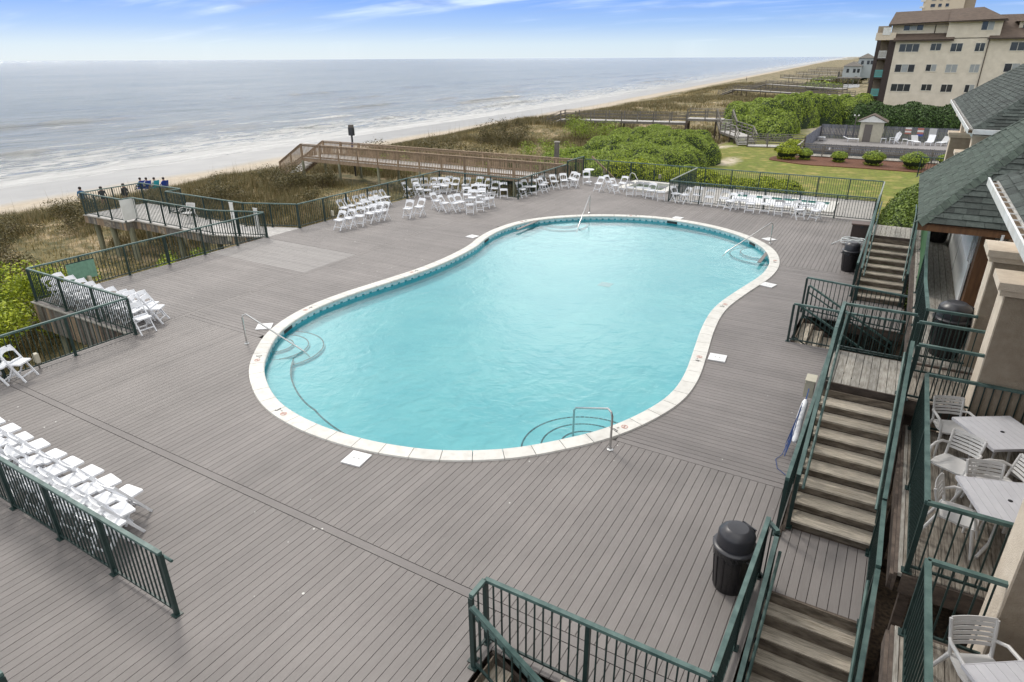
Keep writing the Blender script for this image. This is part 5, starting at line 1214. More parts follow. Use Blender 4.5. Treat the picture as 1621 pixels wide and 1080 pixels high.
# dune grasses: thickness by noise and by distance
def scatter(n_, x0, x1, y0, y1, pw=1.0):
    y = y0+(y1-y0)*rng.random(n_)**pw; x = rng.uniform(x0, x1, n_)-.04*y*0; return x, y
def dune_points(n_, x0, x1, y0, y1, thr, s, seed, pw=1.0, flip=False):
    x, y = scatter(n_, x0, x1, y0, y1, pw); xs_ = x+.04*np.clip(y, 0, None)+.04*np.clip(y-150, 0, None)
    v = fbm(x, y, s, seed); k = ((v > thr) != flip) & (xs_ > -52.5) & ~((x > -23.1) & (y > 8.8) & (y < 40.5)) & ~((x > -17.8) & (y > -4)) & ~((x > -34.6) & (x < -22) & (y > 16.5) & (y < 20.2) & False) & ~((x > -46) & (y > 36.6) & (y < 39.6))
    return np.stack([x[k], y[k], terrain(x[k], y[k])], 1)
P = dune_points(26000, -53, -17.5, -2, 75, .3, .16, 1); grass_area('dune_grass', 'dry tan grass thick over the near dunes', P, .24, .012, 'grass_dry', 6, .22, .7)
P = dune_points(15000, -53, -17.5, -2, 75, .52, .2, 15); Q_ = np.repeat(P, 6, axis=0); Q_[:, :2] += rng.normal(size=(len(Q_), 2))*.2; Q_[:, 2] = terrain(Q_[:, 0], Q_[:, 1])+rng.uniform(0, .28, len(Q_)); V, F = leaf_quads(Q_, np.tile([0, 0, 1.], (len(Q_), 1)), .045, 1.0); place('ground_cover', npmesh('ground_cover', V, F, M['leaf_cover']), kind='stuff', label='low yellow green ground cover in patches on the dunes')
P = dune_points(34000, -54, -20, -2, 80, .53, .17, 4); grass_area('dune_scrub', 'olive brown scrub clumps on the near dunes', P, .62, .013, 'grass_olive', 7, .2, .45)
x = rng.normal(-48.5, 2.4, 9000); y = rng.uniform(-5, 85, 9000)**1.0; P = np.stack([x-.04*np.clip(y, 0, None), y, np.zeros(9000)], 1); P = P[(fbm(P[:, 0], P[:, 1], .1, 9) > .36)]; P[:, 2] = terrain(P[:, 0], P[:, 1])
grass_area('foredune_grass', 'tall brown grass along the foredune crest', P, .62, .014, 'grass_olive', 8, .22, .4)
P = dune_points(26000, -66, -17.5, 75, 260, .42, .06, 6, 1.3); grass_area('far_dune_grass', 'olive brown growth on the farther dunes', P, .62, .035, 'grass_olive', 5, .4, .5)
P = dune_points(12000, -66, -17.5, 75, 260, .42, .06, 6, 1.3, True); grass_area('far_dry_grass', 'dry tan growth on the farther dunes', P, .4, .03, 'grass_dry', 5, .35, .5)
x = rng.uniform(-52, -38, 420); y = rng.uniform(20, 130, 420); P = np.stack([x-.04*y, y, terrain(x-.04*y, y)], 1); V, F = blades(P, 1.75, .009, .22); place('sea_oats', npmesh('sea_oats', V, F, M['oats']), kind='stuff', label='thin tall sea oat stalks against the beach')
# leafy scrub right below the deck edges
def scrub(lab, pts, mname, size, h, r, cnt, group='leafy shrubs below the deck edge', name='shrub'):
    for (x, y, k_, ll) in pts:
        z = float(terrain(x, y)); g = empty(name, (x, y, z), label=ll, cat='shrub', group=group)
        rr = r*k_; hh = h*k_
        A = rng.normal(size=(9, 3))*np.array([rr*.5, rr*.5, hh*.22])+np.array([0, 0, hh*.6]); c = A[rng.integers(0, 9, int(cnt*k_*k_))]
        d = rng.normal(size=(len(c), 3)); d /= np.linalg.norm(d, axis=1, keepdims=True); P = c+d*(rng.random((len(c), 1))**.5)*rr*.42*np.array([1, 1, .8]); P[:, 2] = np.maximum(P[:, 2], .05)
        V, F = leaf_quads(P, d, size); place('foliage', npmesh('foliage', V, F, M[mname]), g, kind='stuff')
        m = MB()
        for q in range(6): a = 2*math.pi*q/6+random.random(); m.tube([(0, 0, -.1), (math.cos(a)*rr*.25, math.sin(a)*rr*.25, hh*.4), (math.cos(a)*rr*.5, math.sin(a)*rr*.5, hh*.75)], [.025, .018, .008], 5)
        m.build('branches', M['bark'], g)
scrub('', [(-26.4, 7.8, 1.75, 'bright yellow green shrub at the left edge beyond the railed nook'), (-25.0, 10.0, 1.35, 'yellow green shrub just outside the nook corner post'), (-23.2, 7.2, 1.2, 'yellow green shrub under the left railing by the nook skirt'), (-24.6, 11.6, .8, 'low yellow green shrub behind the mesh square'), (-24.4, 14.6, .85, 'low yellow green shrub between mesh square and overlook'), (-21.0, 5.2, .9, 'green shrub behind the two leftmost chairs')], 'leaf_yellow', .05, 1.7, 1.25, 3400)
scrub('', [(-26.8, 5.2, 1.6, 'dull green shrub at the far left edge'), (-24.2, 5.2, 1.4, 'dull green shrub between the nook skirt and the view edge'), (-19.6, 7.9, .75, 'dull green shrub in the shade of the nook skirt'), (-28.6, 8.8, 1.4, 'green shrub low at the left edge of the view'), (-25.2, 16.2, .9, 'dull green shrub beneath the overlook walkway')], 'leaf_hedge', .05, 1.5, 1.15, 3000)
br = sorted([(-38, 14), (-35.5, 10.5), (-41, 19), (-40.5, 24), (-36.5, 23.5), (-39, 28), (-40, 34.5), (-34, 27), (-32.5, 11.5), (-43, 12), (-40, 7.5), (-36, 5.5), (-37, 37 - 2), (-38.5, 33), (-41, 15.5), (-33.5, 30.5)], key=lambda q: math.atan2(q[0], q[1]))
for i, (x, y) in enumerate(br): scrub('', [(x, y, 1+.3*math.sin(i*2.1), f'brown olive dune shrub, {ORD[i]} from the left round the overlook')], 'leaf_olive', .045, 1.15, 1.5, 2600, 'brown olive shrubs round the overlook', 'dune_shrub')
br = sorted([(-30, 45), (-34, 51), (-38, 46), (-40, 54), (-29, 56), (-39, 60), (-36, 62), (-41, 70), (-31, 68), (-27, 76), (-38, 79), (-35, 74), (-26, 43), (-36, 42.5)], key=lambda q: math.atan2(q[0], q[1]))
for i, (x, y) in enumerate(br): scrub('', [(x, y, 1.1+.35*math.sin(i*1.7), f'olive dune shrub, {ORD[i]} from the left beyond the wooden bridge')], 'leaf_olive' if i % 3 else 'leaf_hedge', .06, 1.25, 1.9, 2000, 'olive shrubs beyond the wooden bridge', 'dune_shrub')
def palmetto(x, y, lab, r=.9, nf=22, z=None):
    z = float(terrain(x, y)) if z is None else z; g = empty('palmetto', (x, y, z), label=lab, cat='palmetto', group='spiky palmettos in the scrub'); V = []; F = []
    for i in range(nf):
        a = rng.uniform(0, 6.28); el = rng.uniform(.1, 1.2); c = np.array([math.cos(a)*math.cos(el), math.sin(a)*math.cos(el), math.sin(el)])*r*.55; c[2] += .35
        for j in range(9):
            b = a+(j-4)*.22; e2_ = el+rng.uniform(-.15, .15); d = np.array([math.cos(b)*math.cos(e2_), math.sin(b)*math.cos(e2_), math.sin(e2_)-.15])*r*.7; s = np.array([-math.sin(b), math.cos(b), 0])*.022; k_ = len(V)
            V += [c-s, c+s, c+d]; F.append((k_, k_+1, k_+2))
    place('fronds', npmesh('fronds', V, F, M['leaf_palm']), g, kind='stuff'); MB().tube([(0, 0, -.1), (0, 0, .45)], .06, 7).build('trunk', M['bark'], g)
palmetto(-26.2, 10.6, 'small spiky palmetto above the bright shrub left of the nook', 1.0); palmetto(-22.0, 41.2, 'spiky palmetto just behind the bridge by the timber post', 1.6, 34, -1.4); palmetto(-24.2, 41.5, 'lower spiky palmetto behind the bridge rail', 1.3, 26, -1.4)
for i, (x, y) in enumerate(((-20.8, 42.2), (-25.6, 43))): ball_bush('shrub', ('rounded dull shrub behind the bridge gate', 'rounded dull shrub left of the bridge palmettos')[i], x, y, -2.2, 1.5, 2.3, .07, 3000, 'leaf_olive', 'dull shrubs behind the bridge')
# the trimmed bright hedge mound beyond the deck
rs = random.Random(3)
def sub(L, k_=6, f=.4):
    """break big clumps into smaller billows so that creases and shadows show"""
    o = []
    for x, y, rx, ry, z, h in L:
        o.append((x, y, rx, ry, z, h*.84))
        for i in range(k_):
            a = rs.uniform(0, 6.28); d = rs.uniform(.35, .75); q = (1-d**2)**.5
            o.append((x+math.cos(a)*rx*d, y+math.sin(a)*ry*d, rx*f*rs.uniform(.85, 1.25), ry*f*rs.uniform(.75, 1.1), z+h*q*.42, h*.6*rs.uniform(.8, 1.1)))
    return o
L1 = [(-21.2, 50, 3.2, 5, -1.8, 2.2), (-17.5, 47, 3.4, 4.5, -1.8, 2.3), (-14.6, 44.6, 3.0, 3.5, -1.8, 2.2), (-17.0, 53, 3.6, 5, -1.8, 2.8), (-21.8, 57, 3.4, 5.5, -1.8, 2.7), (-17.8, 60, 3.6, 5, -1.8, 3.0), (-15.8, 50, 2.6, 4, -1.8, 2.7), (-22.8, 64, 3.2, 5, -1.8, 2.9), (-19.4, 65.5, 2.8, 4, -1.8, 2.5), (-23.0, 46, 2.6, 4, -1.9, 1.6), (-25.6, 53.5, 2.4, 4.5, -1.9, 1.9), (-17.4, 56.5, 2.8, 3, -1.8, 3.2), (-20.3, 61, 2.3, 3.4, -1.8, 3.3), (-19.7, 53, 2.0, 3, -1.8, 2.95), (-12.6, 43.4, 2.3, 2.6, -1.8, 1.9), (-21.6, 69, 2.2, 3, -1.8, 2.2), (-16.9, 62.5, 2.0, 3.2, -1.8, 2.7), (-15.8, 58, 2.0, 3.5, -1.8, 2.5)]
hedge('hedge', 'bright green clipped hedge mass rolling away beyond the spa', [(x, y, rx, ry, z, h-.012*max(0, y-50)-.1) for x, y, rx, ry, z, h in sub(L1)], None, .05, 560, seed=2)
hedge('hedge', 'low yellow green hedge strip right behind the far railing', [(-15.9+i*1.15, 41.1+.12*math.sin(i), 1.3, 1.5, -1.6, 2.45+.12*math.sin(i*1.7)-.07*i) for i in range(10)], None, .055, 900, mname='leaf_yellow', seed=5)
hedge('hedge', 'dark green hedge block between the far stairs and the porch roof', [(1.0, 30.2, 1.5, 3.3, -2, 3.75), (1.5, 34, 1.9, 3.4, -2, 3.8), (1.9, 29, 1.7, 2.6, -2, 3.8), (2.6, 31.5, 2.0, 4, -2, 3.9), (.9, 35.2, 1.5, 2.3, -2, 3.3)], None, .045, 1400, mname='leaf_mid', seed=8)
L2 = [(-17.2, 88, 3.0, 5, -1.6, 3.3), (-14.6, 83, 2.2, 4, -1.6, 2.5), (-13.3, 87.5, 2.0, 4, -1.6, 2.9), (-16.2, 83.5, 2.0, 3.5, -1.6, 2.7), (-14.8, 92, 3.0, 5, -1.6, 3.9), (-18.5, 95, 3.4, 6, -1.6, 3.6), (-13.2, 98, 2.8, 5, -1.6, 4.2), (-14.4, 104, 3.2, 6, -1.6, 4.1), (-10.8, 105, 3.0, 5, -1.6, 4.1), (-7.6, 107, 3.4, 5, -1.6, 3.8), (-12.6, 81, 1.4, 3, -1.6, 2.0)]
hedge('hedge', 'dark green billowing hedge mass between the two boardwalks and the apartment block', sub(L2), None, .08, 230, mname='leaf_hedge', seed=11)
hedge('hedge', 'long dark clipped hedge at the foot of the cream apartment block', [(-6+i*1.5, 103.5+.3*math.sin(i*2.3), 1.9, 2.6, -1.6, 2.75+.25*math.sin(i*1.9)) for i in range(10)], None, .12, 160, mname='leaf_dark', seed=14)
# ------------------------------------------------------------------ second pool enclosure on the lawn
GZ = -1.5
bed = MB(); P = []
for i in range(60):
    a = 2*math.pi*i/60; P.append((-2.5+7.9*math.copysign(abs(math.cos(a))**.7, math.cos(a)), 64.4+2.9*math.copysign(abs(math.sin(a))**.8, math.sin(a))+.15*math.sin(a*7)))
bed.prism(P, GZ-.05, GZ+.06).build('mulch_bed', M['red_mulch'], kind='structure', label='long bed of red brown mulch in front of the fenced pool')
ball_bush('bush', 'loose pale green bush at the left end of the mulch bed', -9.0, 64.3, GZ, 1.0, 1.35, .07, 2600, 'leaf_yellow', 'clipped bushes in the mulch bed', rough=.25)
ball_bush('bush', 'yellow green bush behind the left end of the boardwalk ramp', -9.3, 69.4, GZ, .85, 1.2, .07, 2200, 'leaf_yellow', 'clipped bushes in the mulch bed')
for x, y, r, h, lab in ((-7.5, 64.6, .6, 1.0, 'small round clipped bush, second from the left in the mulch bed'), (-4.7, 64.4, .63, .95, 'square clipped bush, third from the left in the mulch bed'), (-2.0, 63.8, .86, 1.2, 'clipped bush in the middle of the mulch bed'), (1.0, 63.2, 1.0, 1.35, 'largest clipped bush in the mulch bed'), (3.35, 65.6, .72, 1.1, 'clipped bush half hidden by the clubhouse pier')):
    ball_bush('bush', lab, x, y, GZ, r, h, .05, 2600, 'leaf_hedge', 'clipped bushes in the mulch bed')
en = empty('enclosure_deck', (0, 0, 0), label='grey deck inside the picket fenced pool area', kind='structure')
lay(board_runs(-8.2, 9, 69.5, 81, 'x', w=.2), 'deck_w', en, False, z=GZ+.35, th=.3)
def pickets(lab, a, b, h, zb, mname='picket', w=.13, sp=.145, scallop=False, group='slate coloured picket fences of the second pool', single=True, tip=True, mats=None, rails=(.25, .8)):
    a, b = Vector(a), Vector(b); d = b-a; L = d.length; k = int(L/sp); g = empty('picket_fence', a, 0, label=lab, cat='fence', group=group); a0 = Vector((0, 0, 0)); u = d.normalized()
    q = Vector((u.y, -u.x, 0)); mb = MB(); c = 0
    for i in range(k):
        f = (i+.5)/k; p = d*f; hh = h+random.uniform(-.02, .02)
        m = MB() if single and c < 290 else mb
        v = [p-u*w/2, p+u*w/2, p+u*w/2+Vector((0, 0, hh-.05)), p+Vector((0, 0, hh)), p-u*w/2+Vector((0, 0, hh-.05))]; v = [x+Vector((0, 0, zb-a.z)) for x in v]; v2 = [x+q*.02 for x in v]
        m.add(v+v2, [(0, 1, 2, 3, 4), (9, 8, 7, 6, 5), (0, 5, 6, 1), (1, 6, 7, 2), (2, 7, 8, 3), (3, 8, 9, 4), (4, 9, 5, 0)])
        if single and c < 290: m.build('picket', M[mname], g); c += 1
    if mb.v: mb.build('pickets', M[mname], g, kind='stuff')
    for f in rails: MB().bar(Vector((0, 0, zb-a.z+h*f))-q*.03, d+Vector((0, 0, zb-a.z+h*f))-q*.03, .04, .08).build('rail', M['old_dark'], g)
    kk = max(1, int(L/2.4))
    for i in range(kk+1): p = d*(i/kk)-q*.06; MB().box(p.x-.05, p.x+.05, p.y-.05, p.y+.05, zb-a.z-.1, zb-a.z+h-.05).build('post', M['old_dark'], g)
    return g
pickets('slate picket fence at the back of the second pool with signs on it', (-8.2, 81, GZ+.3), (9, 81.4, GZ+.3), 1.5, GZ+.3)
pickets('slate picket fence along the front of the second pool', (-8.2, 69.4, GZ), (9, 69.6, GZ), .98, GZ)
pickets('slate picket fence closing the left end of the second pool', (-8.25, 69.5, GZ), (-8.25, 80.9, GZ), 1.5, GZ+.1)
rp = empty('ramp', (-8.5, 66.9, GZ), label='low grey boardwalk ramp with timber rails in front of the picket fence', cat='boardwalk')
for r in board_runs(0, 17.5, 0, 1.5, 'y', w=.2)[:290]: MB().box(*r, .1, .14).build('plank', M['old_pale'], rp)
for yy in (.0, 1.5):
    for i in range(9): MB().box(i*2.15-.05, i*2.15+.05, yy-.05, yy+.05, -.1, 1.0).build('post', M['grey_timber'], rp)
    MB().bar((0, yy, 1.02), (17.4, yy, 1.02), .14, .05).build('top_rail', M['grey_timber'], rp); MB().bar((0, yy, .6), (17.4, yy, .6), .04, .1).build('mid_rail', M['grey_timber'], rp)
MB().bar((0, 0, 1.02), (0, 1.5, 1.02), .14, .05).bar((0, 1.5, 1.05), (.2, 7.5, 1.35), .12, .05).build('end_rail', M['old_pale'], rp)
for x in (-1.8+8.5-4.0, -1.8+8.5): MB().box(x-.06, x+.06, -.09, -.05, .75, .95).build('light', M['white'], rp)
sh = empty('shed', (-3.3, 79.9, GZ+.36), label='small cream pump shed with grey door and gabled roof inside the pool fence', cat='shed')
MB().box(-1.05, 1.05, -1.0, 1.0, 0, 1.95).build('wall', M['shed'], sh)
for i in range(13): MB().box(-1.04+i*.16, -.98+i*.16, -1.02, -1.001, .02, 1.94).build('siding_strip', M['shed'], sh)
MB().box(-.62, .1, -1.05, -1.021, .0, 1.7).build('door', M['door_grey'], sh); MB().box(.0, .05, -1.09, -1.05, .8, .9).build('door_handle', M['steel'], sh)
MB().add([(-1.35, -1.2, 1.95), (1.35, -1.2, 1.95), (0, -1.2, 2.6), (-1.35, 1.2, 1.95), (1.35, 1.2, 1.95), (0, 1.2, 2.6)], [(0, 1, 2), (5, 4, 3), (0, 3, 4, 1)]).build('gable', M['paint_white'], sh)
MB().add([(-1.42, -1.28, 1.94), (0, -1.28, 2.64), (0, 1.28, 2.64), (-1.42, 1.28, 1.94), (-1.42, -1.28, 1.99), (0, -1.28, 2.69), (0, 1.28, 2.69), (-1.42, 1.28, 1.99)], [(4, 5, 6, 7), (0, 3, 2, 1), (0, 1, 5, 4), (3, 7, 6, 2), (0, 4, 7, 3)]).add([(1.42, -1.28, 1.94), (0, -1.28, 2.64), (0, 1.28, 2.64), (1.42, 1.28, 1.94), (1.42, -1.28, 1.99), (0, -1.28, 2.69), (0, 1.28, 2.69), (1.42, 1.28, 1.99)], [(7, 6, 5, 4), (1, 2, 3, 0), (4, 5, 1, 0), (2, 6, 7, 3), (3, 7, 4, 0)]).build('roof', M['apt_roof'], sh)
MB().box(1.06, 1.16, -.9, -.5, .9, 1.3).build('meter_box', M['beige_box'], sh)
lp = empty('lamp_post', (-5.05, 82, GZ), label='timber lamp post left of the pump shed', cat='lamp post')
MB().box(-.06, .06, -.06, .06, 0, 2.65).build('post', M['grey_timber'], lp); MB().bar((-.28, 0, 2.62), (.28, 0, 2.62), .05, .05).build('arm', M['grey_timber'], lp)
for s in (-1, 1): MB().lathe([(.05, 0), (.09, .08), (.03, .16)], 10, (s*.2, 0, 2.62)).build('lamp_head', M['gutter'], lp)
DZ = GZ+.35
def lounger(x, y, r_, lab, towel=None, back=.5):
    g = empty('sun_lounger', (x, y, DZ), R(r_), label=lab, cat='sun lounger', group='white loungers inside the second pool fence')
    MB().box(-.3, .3, -.7, .35, .28, .34).build('seat', M['white'], g); MB().bar((0, .35, .32), (0, .8, .32+back), .6, .05, up=(0, -1, .4)).build('backrest', M[towel] if towel else M['white'], g)
    for a in ((-.27, -.65), (.27, -.65), (-.27, .3), (.27, .3)): MB().box(a[0]-.025, a[0]+.025, a[1]-.025, a[1]+.025, 0, .28).build('leg', M['white'], g)
def stool(x, y, lab):
    g = empty('side_table', (x, y, DZ), label=lab, cat='side table', group='small white side tables inside the second pool fence')
    MB().box(-.24, .24, -.24, .24, .4, .44).build('tabletop', M['white'], g)
    for a in ((-.2, -.2), (.2, -.2), (-.2, .2), (.2, .2)): MB().bar((a[0], a[1], .4), (a[0]*1.2, a[1]*1.2, 0), .04, .04).build('leg', M['white'], g)
lounger(-7.7, 78.0, 180, 'white lounger in the left corner of the second pool', back=.1); lounger(-4.9, 78.3, 95, 'low white lounger between the lamp post and the shed', back=.2)
lounger(.9, 78.6, 15, 'white lounger with grey towel under the white board on the fence', 'cloth_white'); lounger(2.1, 78.8, -12, 'white lounger left of the clubhouse pier', back=.6); lounger(3.2, 79, -30, 'white lounger tight against the clubhouse pier', 'cloth_white')
stool(-1.95, 78.9, 'white side table just right of the shed'); stool(-.05, 79.0, 'white side table below the left red sign'); stool(.55-.3+.2, 77.9, 'white side table below the right red sign')
g = empty('adirondack_chair', (-1.0, 78.7, DZ), R(-35), label='white wooden slat armchair between two small tables by the far fence', cat='armchair')
MB().bar((0, -.3, .38), (0, .3, .28), .5, .04).build('seat', M['white'], g)
for i in range(5): MB().bar((-.2+i*.1, .28, .3), (-.24+i*.12, .58, .98+.08*(2-abs(i-2))), .085, .02, up=(0, -1, .3)).build('back_slat', M['white'], g)
for s in (-1, 1): MB().bar((s*.3, -.35, .55), (s*.3, .35, .52), .1, .03).build('armrest', M['white'], g); MB().bar((s*.27, -.3, .54), (s*.27, -.3, 0), .04, .06).build('leg', M['white'], g); MB().bar((s*.27, -.25, .36), (s*.27, .5, .0), .03, .1).build('leg', M['white'], g)
for x, bands, lab in ((.15, ('paint_white', 'red', 'paint_white', 'red'), 'small red and white sign on the picket fence, the left one'), (1.25, ('red', 'paint_white', 'red', 'sign_blue'), 'taller red, white and blue sign on the picket fence')):
    g = empty('sign', (x-.1, 80.95, GZ+1.0), label=lab, cat='sign', group='warning signs on the picket fence'); hb = .16 if x < 1 else .2
    for i, b in enumerate(bands): MB().box(-.28, .28, -.03, -.01, .75-(i+1)*hb+hb*.0, .75-i*hb-.004).build('band', M[b], g)
g = empty('notice_board', (2.25, 80.95, GZ+.9), label='white board on the picket fence above the lounger', cat='board'); MB().box(-.33, .33, -.03, -.01, 0, .85).build('panel', M['cloth_white'], g)
# ------------------------------------------------------------------ apartment block and tower
ap = empty('apartment_block', (0, 119, -2), label='four storey cream apartment block with brown roofs and dark balcony bay', cat='building')
A0 = Vector((0, 119, -2)); o_ = lambda z: z+2
def AB(x0, x1, y0, y1, z0, z1, nm, m, par=None): return MB().box(x0, x1, y0-119, y1-119, o_(z0), o_(z1)).build(nm, M[m], par or ap)
AB(-4.1, 7.3, 119, 133, -2, 9.25, 'wall', 'apt_wall'); AB(7.3, 27, 119.02, 133, -2, 9.35, 'wall', 'apt_wall')
AB(-5.0, 2.05, 120.0, 132, 9.26, 11.45, 'upper_wall', 'apt_wall'); AB(2.05, 8.35, 119.0, 132, 9.36, 11.6, 'upper_wall', 'apt_wall')
# roofs
def quad(nm, pts, m): MB().add([Vector(p)-A0 for p in pts], [tuple(range(len(pts)))]).add([Vector(p)-A0-Vector((0, 0, .12)) for p in pts], [tuple(reversed(range(len(pts))))]).build(nm, M[m], ap)
quad('roof', [(-4.5, 118.5, 9.15), (3.1, 118.5, 9.2), (3.1, 120.1, 10.1), (-4.5, 120.1, 10.1)], 'apt_roof')
quad('roof', [(-5.5, 119.2, 11.3), (2.1, 119.2, 11.55), (2.1, 124, 13.3), (-5.1, 124, 13.15)], 'apt_roof'); quad('roof', [(-5.5, 119.2, 11.3), (-5.1, 124, 13.15), (-5.5, 129, 11.3)], 'apt_roof')
quad('roof', [(1.9, 118.4, 11.5), (8.8, 118.4, 11.65), (5.9, 123, 13.4), (2.0, 123.6, 13.3)], 'apt_roof'); quad('roof', [(8.8, 118.4, 11.65), (8.8, 128, 11.65), (5.9, 123, 13.4)], 'apt_roof')
quad('roof', [(7.1, 118.4, 9.25), (28, 118.4, 9.3), (28, 124, 12.4), (8.2, 124, 12.4)], 'apt_roof')
for x0, x1, z, y in ((-4.5, 3.1, 9.1, 118.45), (-5.5, 2.0, 11.25, 119.12), (1.9, 8.85, 11.5, 118.34), (7.0, 28, 9.2, 118.34)): MB().box(x0, x1, y-119, y-119+.08, o_(z-.14), o_(z+.02)).build('fascia', M['apt_trim'], ap)
MB().tube([Vector((7.28, 118.92, 9.1))-A0, Vector((7.28, 118.92, -2))-A0], .06, 6).build('downpipe', M['apt_trim'], ap); MB().tube([Vector((.5, 119.9, 11.3))-A0, Vector((.5, 119.9, 10.05))-A0], .06, 6).build('downpipe', M['apt_trim'], ap)
dm = empty('dormer', (11.0, 120.8, 10.5)); dm.parent = ap; dm.location = Vector((11.3, 121, 10.9))-A0
MB().box(-.9, .9, -.3, 2, -.6, .5).build('dormer_wall', M['apt_wall'], dm); MB().add([(-1.4, -.9, .45), (1.4, -.9, .45), (0, .6, 1.25), (-1.4, 2.2, .45), (1.4, 2.2, .45)], [(0, 1, 2), (3, 0, 2), (1, 4, 2), (4, 3, 2), (0, 3, 4, 1)]).build('dormer_roof', M['apt_roof'], dm); MB().box(-.45, .45, -.34, -.301, -.4, .3).build('pane', M['glass_dark'], dm)
def window(x0, x1, z0, z1, panes, pl, y=119.0):
    w = empty('window', Vector(((x0+x1)/2, y, z0))-A0); w.parent = ap; W_ = x1-x0; H_ = z1-z0
    MB().box(-W_/2-.1, W_/2+.1, -.03, .0-.001, -.1, .0).box(-W_/2-.1, W_/2+.1, -.03, -.001, H_, H_+.1).box(-W_/2-.1, -W_/2, -.03, -.001, .0, H_).box(W_/2, W_/2+.1, -.03, -.001, 0, H_).build('surround', M['apt_wall'], w)
    MB().box(-W_/2, W_/2, -.05, -.002, 0, .06).box(-W_/2, W_/2, -.05, -.002, H_-.06, H_).build('frame', M['frame'], w)
    for i in range(panes+1): x = -W_/2+(W_-.06)*i/panes; MB().box(x, x+.06, -.055, -.003, .061, H_-.061).build('mullion', M['frame'], w)
    for i in range(panes):
        a = -W_/2+(W_-.06)*i/panes+.06; b = -W_/2+(W_-.06)*(i+1)/panes; MB().box(a, b, -.03, -.004, .061, H_-.061).build('pane', M['glass_dark' if pl[i] == 'd' else 'glass_blind'], w)
for z0, z1, rows in ((2.15, 3.25, (('ddd'), 'dd', 'dd', 'db')), (4.8, 5.93, ('dbd', 'db', 'bb', 'bb')), (7.55, 8.7, ('ddd', 'dd', 'dd', 'dd'))):
    for (a, b, s), pl in zip(((-3.55, -.95, 3), (.4, 1.78, 2), (2.88, 4.36, 2), (5.8, 7.0, 2)), rows):
        sh_ = .15 if s == 2 and a < 2 else 0; window(a, b, z0+sh_, z1, s, pl)
for a, b, z0, z1, pl in ((9.8, 11.6, 4.88, 6.05, 'db'), (9.85, 11.6, 7.6, 8.75, 'dd'), (9.8, 11.6, 2.2, 3.3, 'dd'), (13.8, 15.4, 7.6, 8.75, 'dd'), (13.8, 15.4, 4.88, 6.05, 'bd')): window(a, b, z0, z1, 2, pl, 119.02)
window(-3.55, -1.0, 10.42, 11.3, 3, 'dbd', 120.0); window(5.95, 7.45, 10.25, 11.45, 2, 'db')
# dark balcony bay on the seaward end
AB(-6.6, -6.1, 119.05, 120.0, -2, 9.2, 'bay_pier', 'apt_dark'); AB(-5.0, -4.11, 119.03, 121.5, -2, 9.2, 'bay_pier', 'apt_dark'); AB(-6.6, -4.2, 121.6, 130, -2, 9.2, 'bay_back', 'stucco')
AB(-6.9, -4.3, 119.0, 130, 9.21, 10.2, 'bay_parapet', 'stucco_light'); AB(-6.8, -5.2, 119.3, 122, 10.21, 11.1, 'bay_top', 'stucco')
for z, m in ((6.75, 'gutter'), (4.1, 'teal_rail'), (1.45, 'teal_rail')):
    AB(-6.6, -4.2, 119.1, 121.6, z-.2, z, 'bay_floor', 'apt_dark')
    AB(-6.08, -5.02, 119.06, 119.1, z+.95, z+1.02, 'bay_rail', m); AB(-6.08, -5.02, 119.06, 119.1, z+.02, z+.1, 'bay_rail', m)
    for i in range(10): AB(-6.07+i*.11, -6.02+i*.11, 119.06, 119.09, z+.1, z+.95, 'bay_baluster', m)
AB(-6.08, -5.02, 118.95, 118.99, 9.9, 10.9, 'bay_rail', 'gutter')
tw = empty('tower_block', (5, 420, -2), label='pale high rise tower far behind the apartment block', cat='building')
MB().box(-11, 6.6, 0, 18, 0, 43).build('wall', M['tower'], tw); MB().box(6.61, 11.2, 1.2, 18, 0, 42.5).build('side_wall', M['stucco'], tw)
MB().box(-11.6, 12, -.6, 19, 43, 44).build('parapet', M['tower'], tw)
for fl in range(14):
    z = 2+fl*2.95
    for x in (-7.6, -4.3, -1.2):
        w = MB().box(x, x+(1.9 if x < -7 else 1.4), -.12, -.01, z, z+1.4).build('window', M['glass_dark'], tw); MB().box(x-.1, x+1.6, -.16, -.121, z-.12, z).build('sill', M['frame'], w)
    MB().box(-12.2, -10.2, -.7, -.02, z-.4, z+.5).build('balcony', M['gutter'], tw)
# distant houses along the shore
for x, y, w_, h, lab in ((-20.5, 262, 5, 6.0, 'pale blue grey beach house far up the shore'), (-17.2, 270, 4.5, 8.5, 'taller pale beach house just left of the apartment block'), (-24, 300, 5, 4.2, 'low beach house farther up the shore'), (-23, 360, 6, 5.2, 'small beach house in the far distance'), (-32, 460, 8, 5.5, 'faint beach house farthest up the shore')):
    g = empty('beach_house', (x, y, -2), label=lab, cat='house', group='beach houses far up the shore')
    MB().box(-w_/2, w_/2, 0, 8, 2.2, h).build('wall', M['house_wall'], g)
    for q in (-1, 1): MB().box(q*w_*.45-.15, q*w_*.45+.15, 0, .3, 0, 2.2).build('stilt', M['grey_timber'], g)
    MB().add([(-w_/2-.4, -.4, h), (w_/2+.4, -.4, h), (w_/2+.4, 8.4, h), (-w_/2-.4, 8.4, h), (0, 2.5, h+1.5), (0, 5.5, h+1.5)], [(0, 1, 4), (1, 2, 5, 4), (2, 3, 5), (3, 0, 4, 5), (3, 2, 1, 0)]).build('roof', M['grey_timber'], g)
    for q in (-.3, .1, .35): MB().box(q*w_, q*w_+.8, -.04, -.005, h-2, h-.8).build('window', M['glass_dark'], g)
    MB().box(-w_/2-1.5, -w_/2-.02, 0, 6, 2.5, 2.7).box(-w_/2-1.5, -w_/2-1.42, 0, 6, 2.7, 3.6).build('balcony', M['grey_timber'], g)
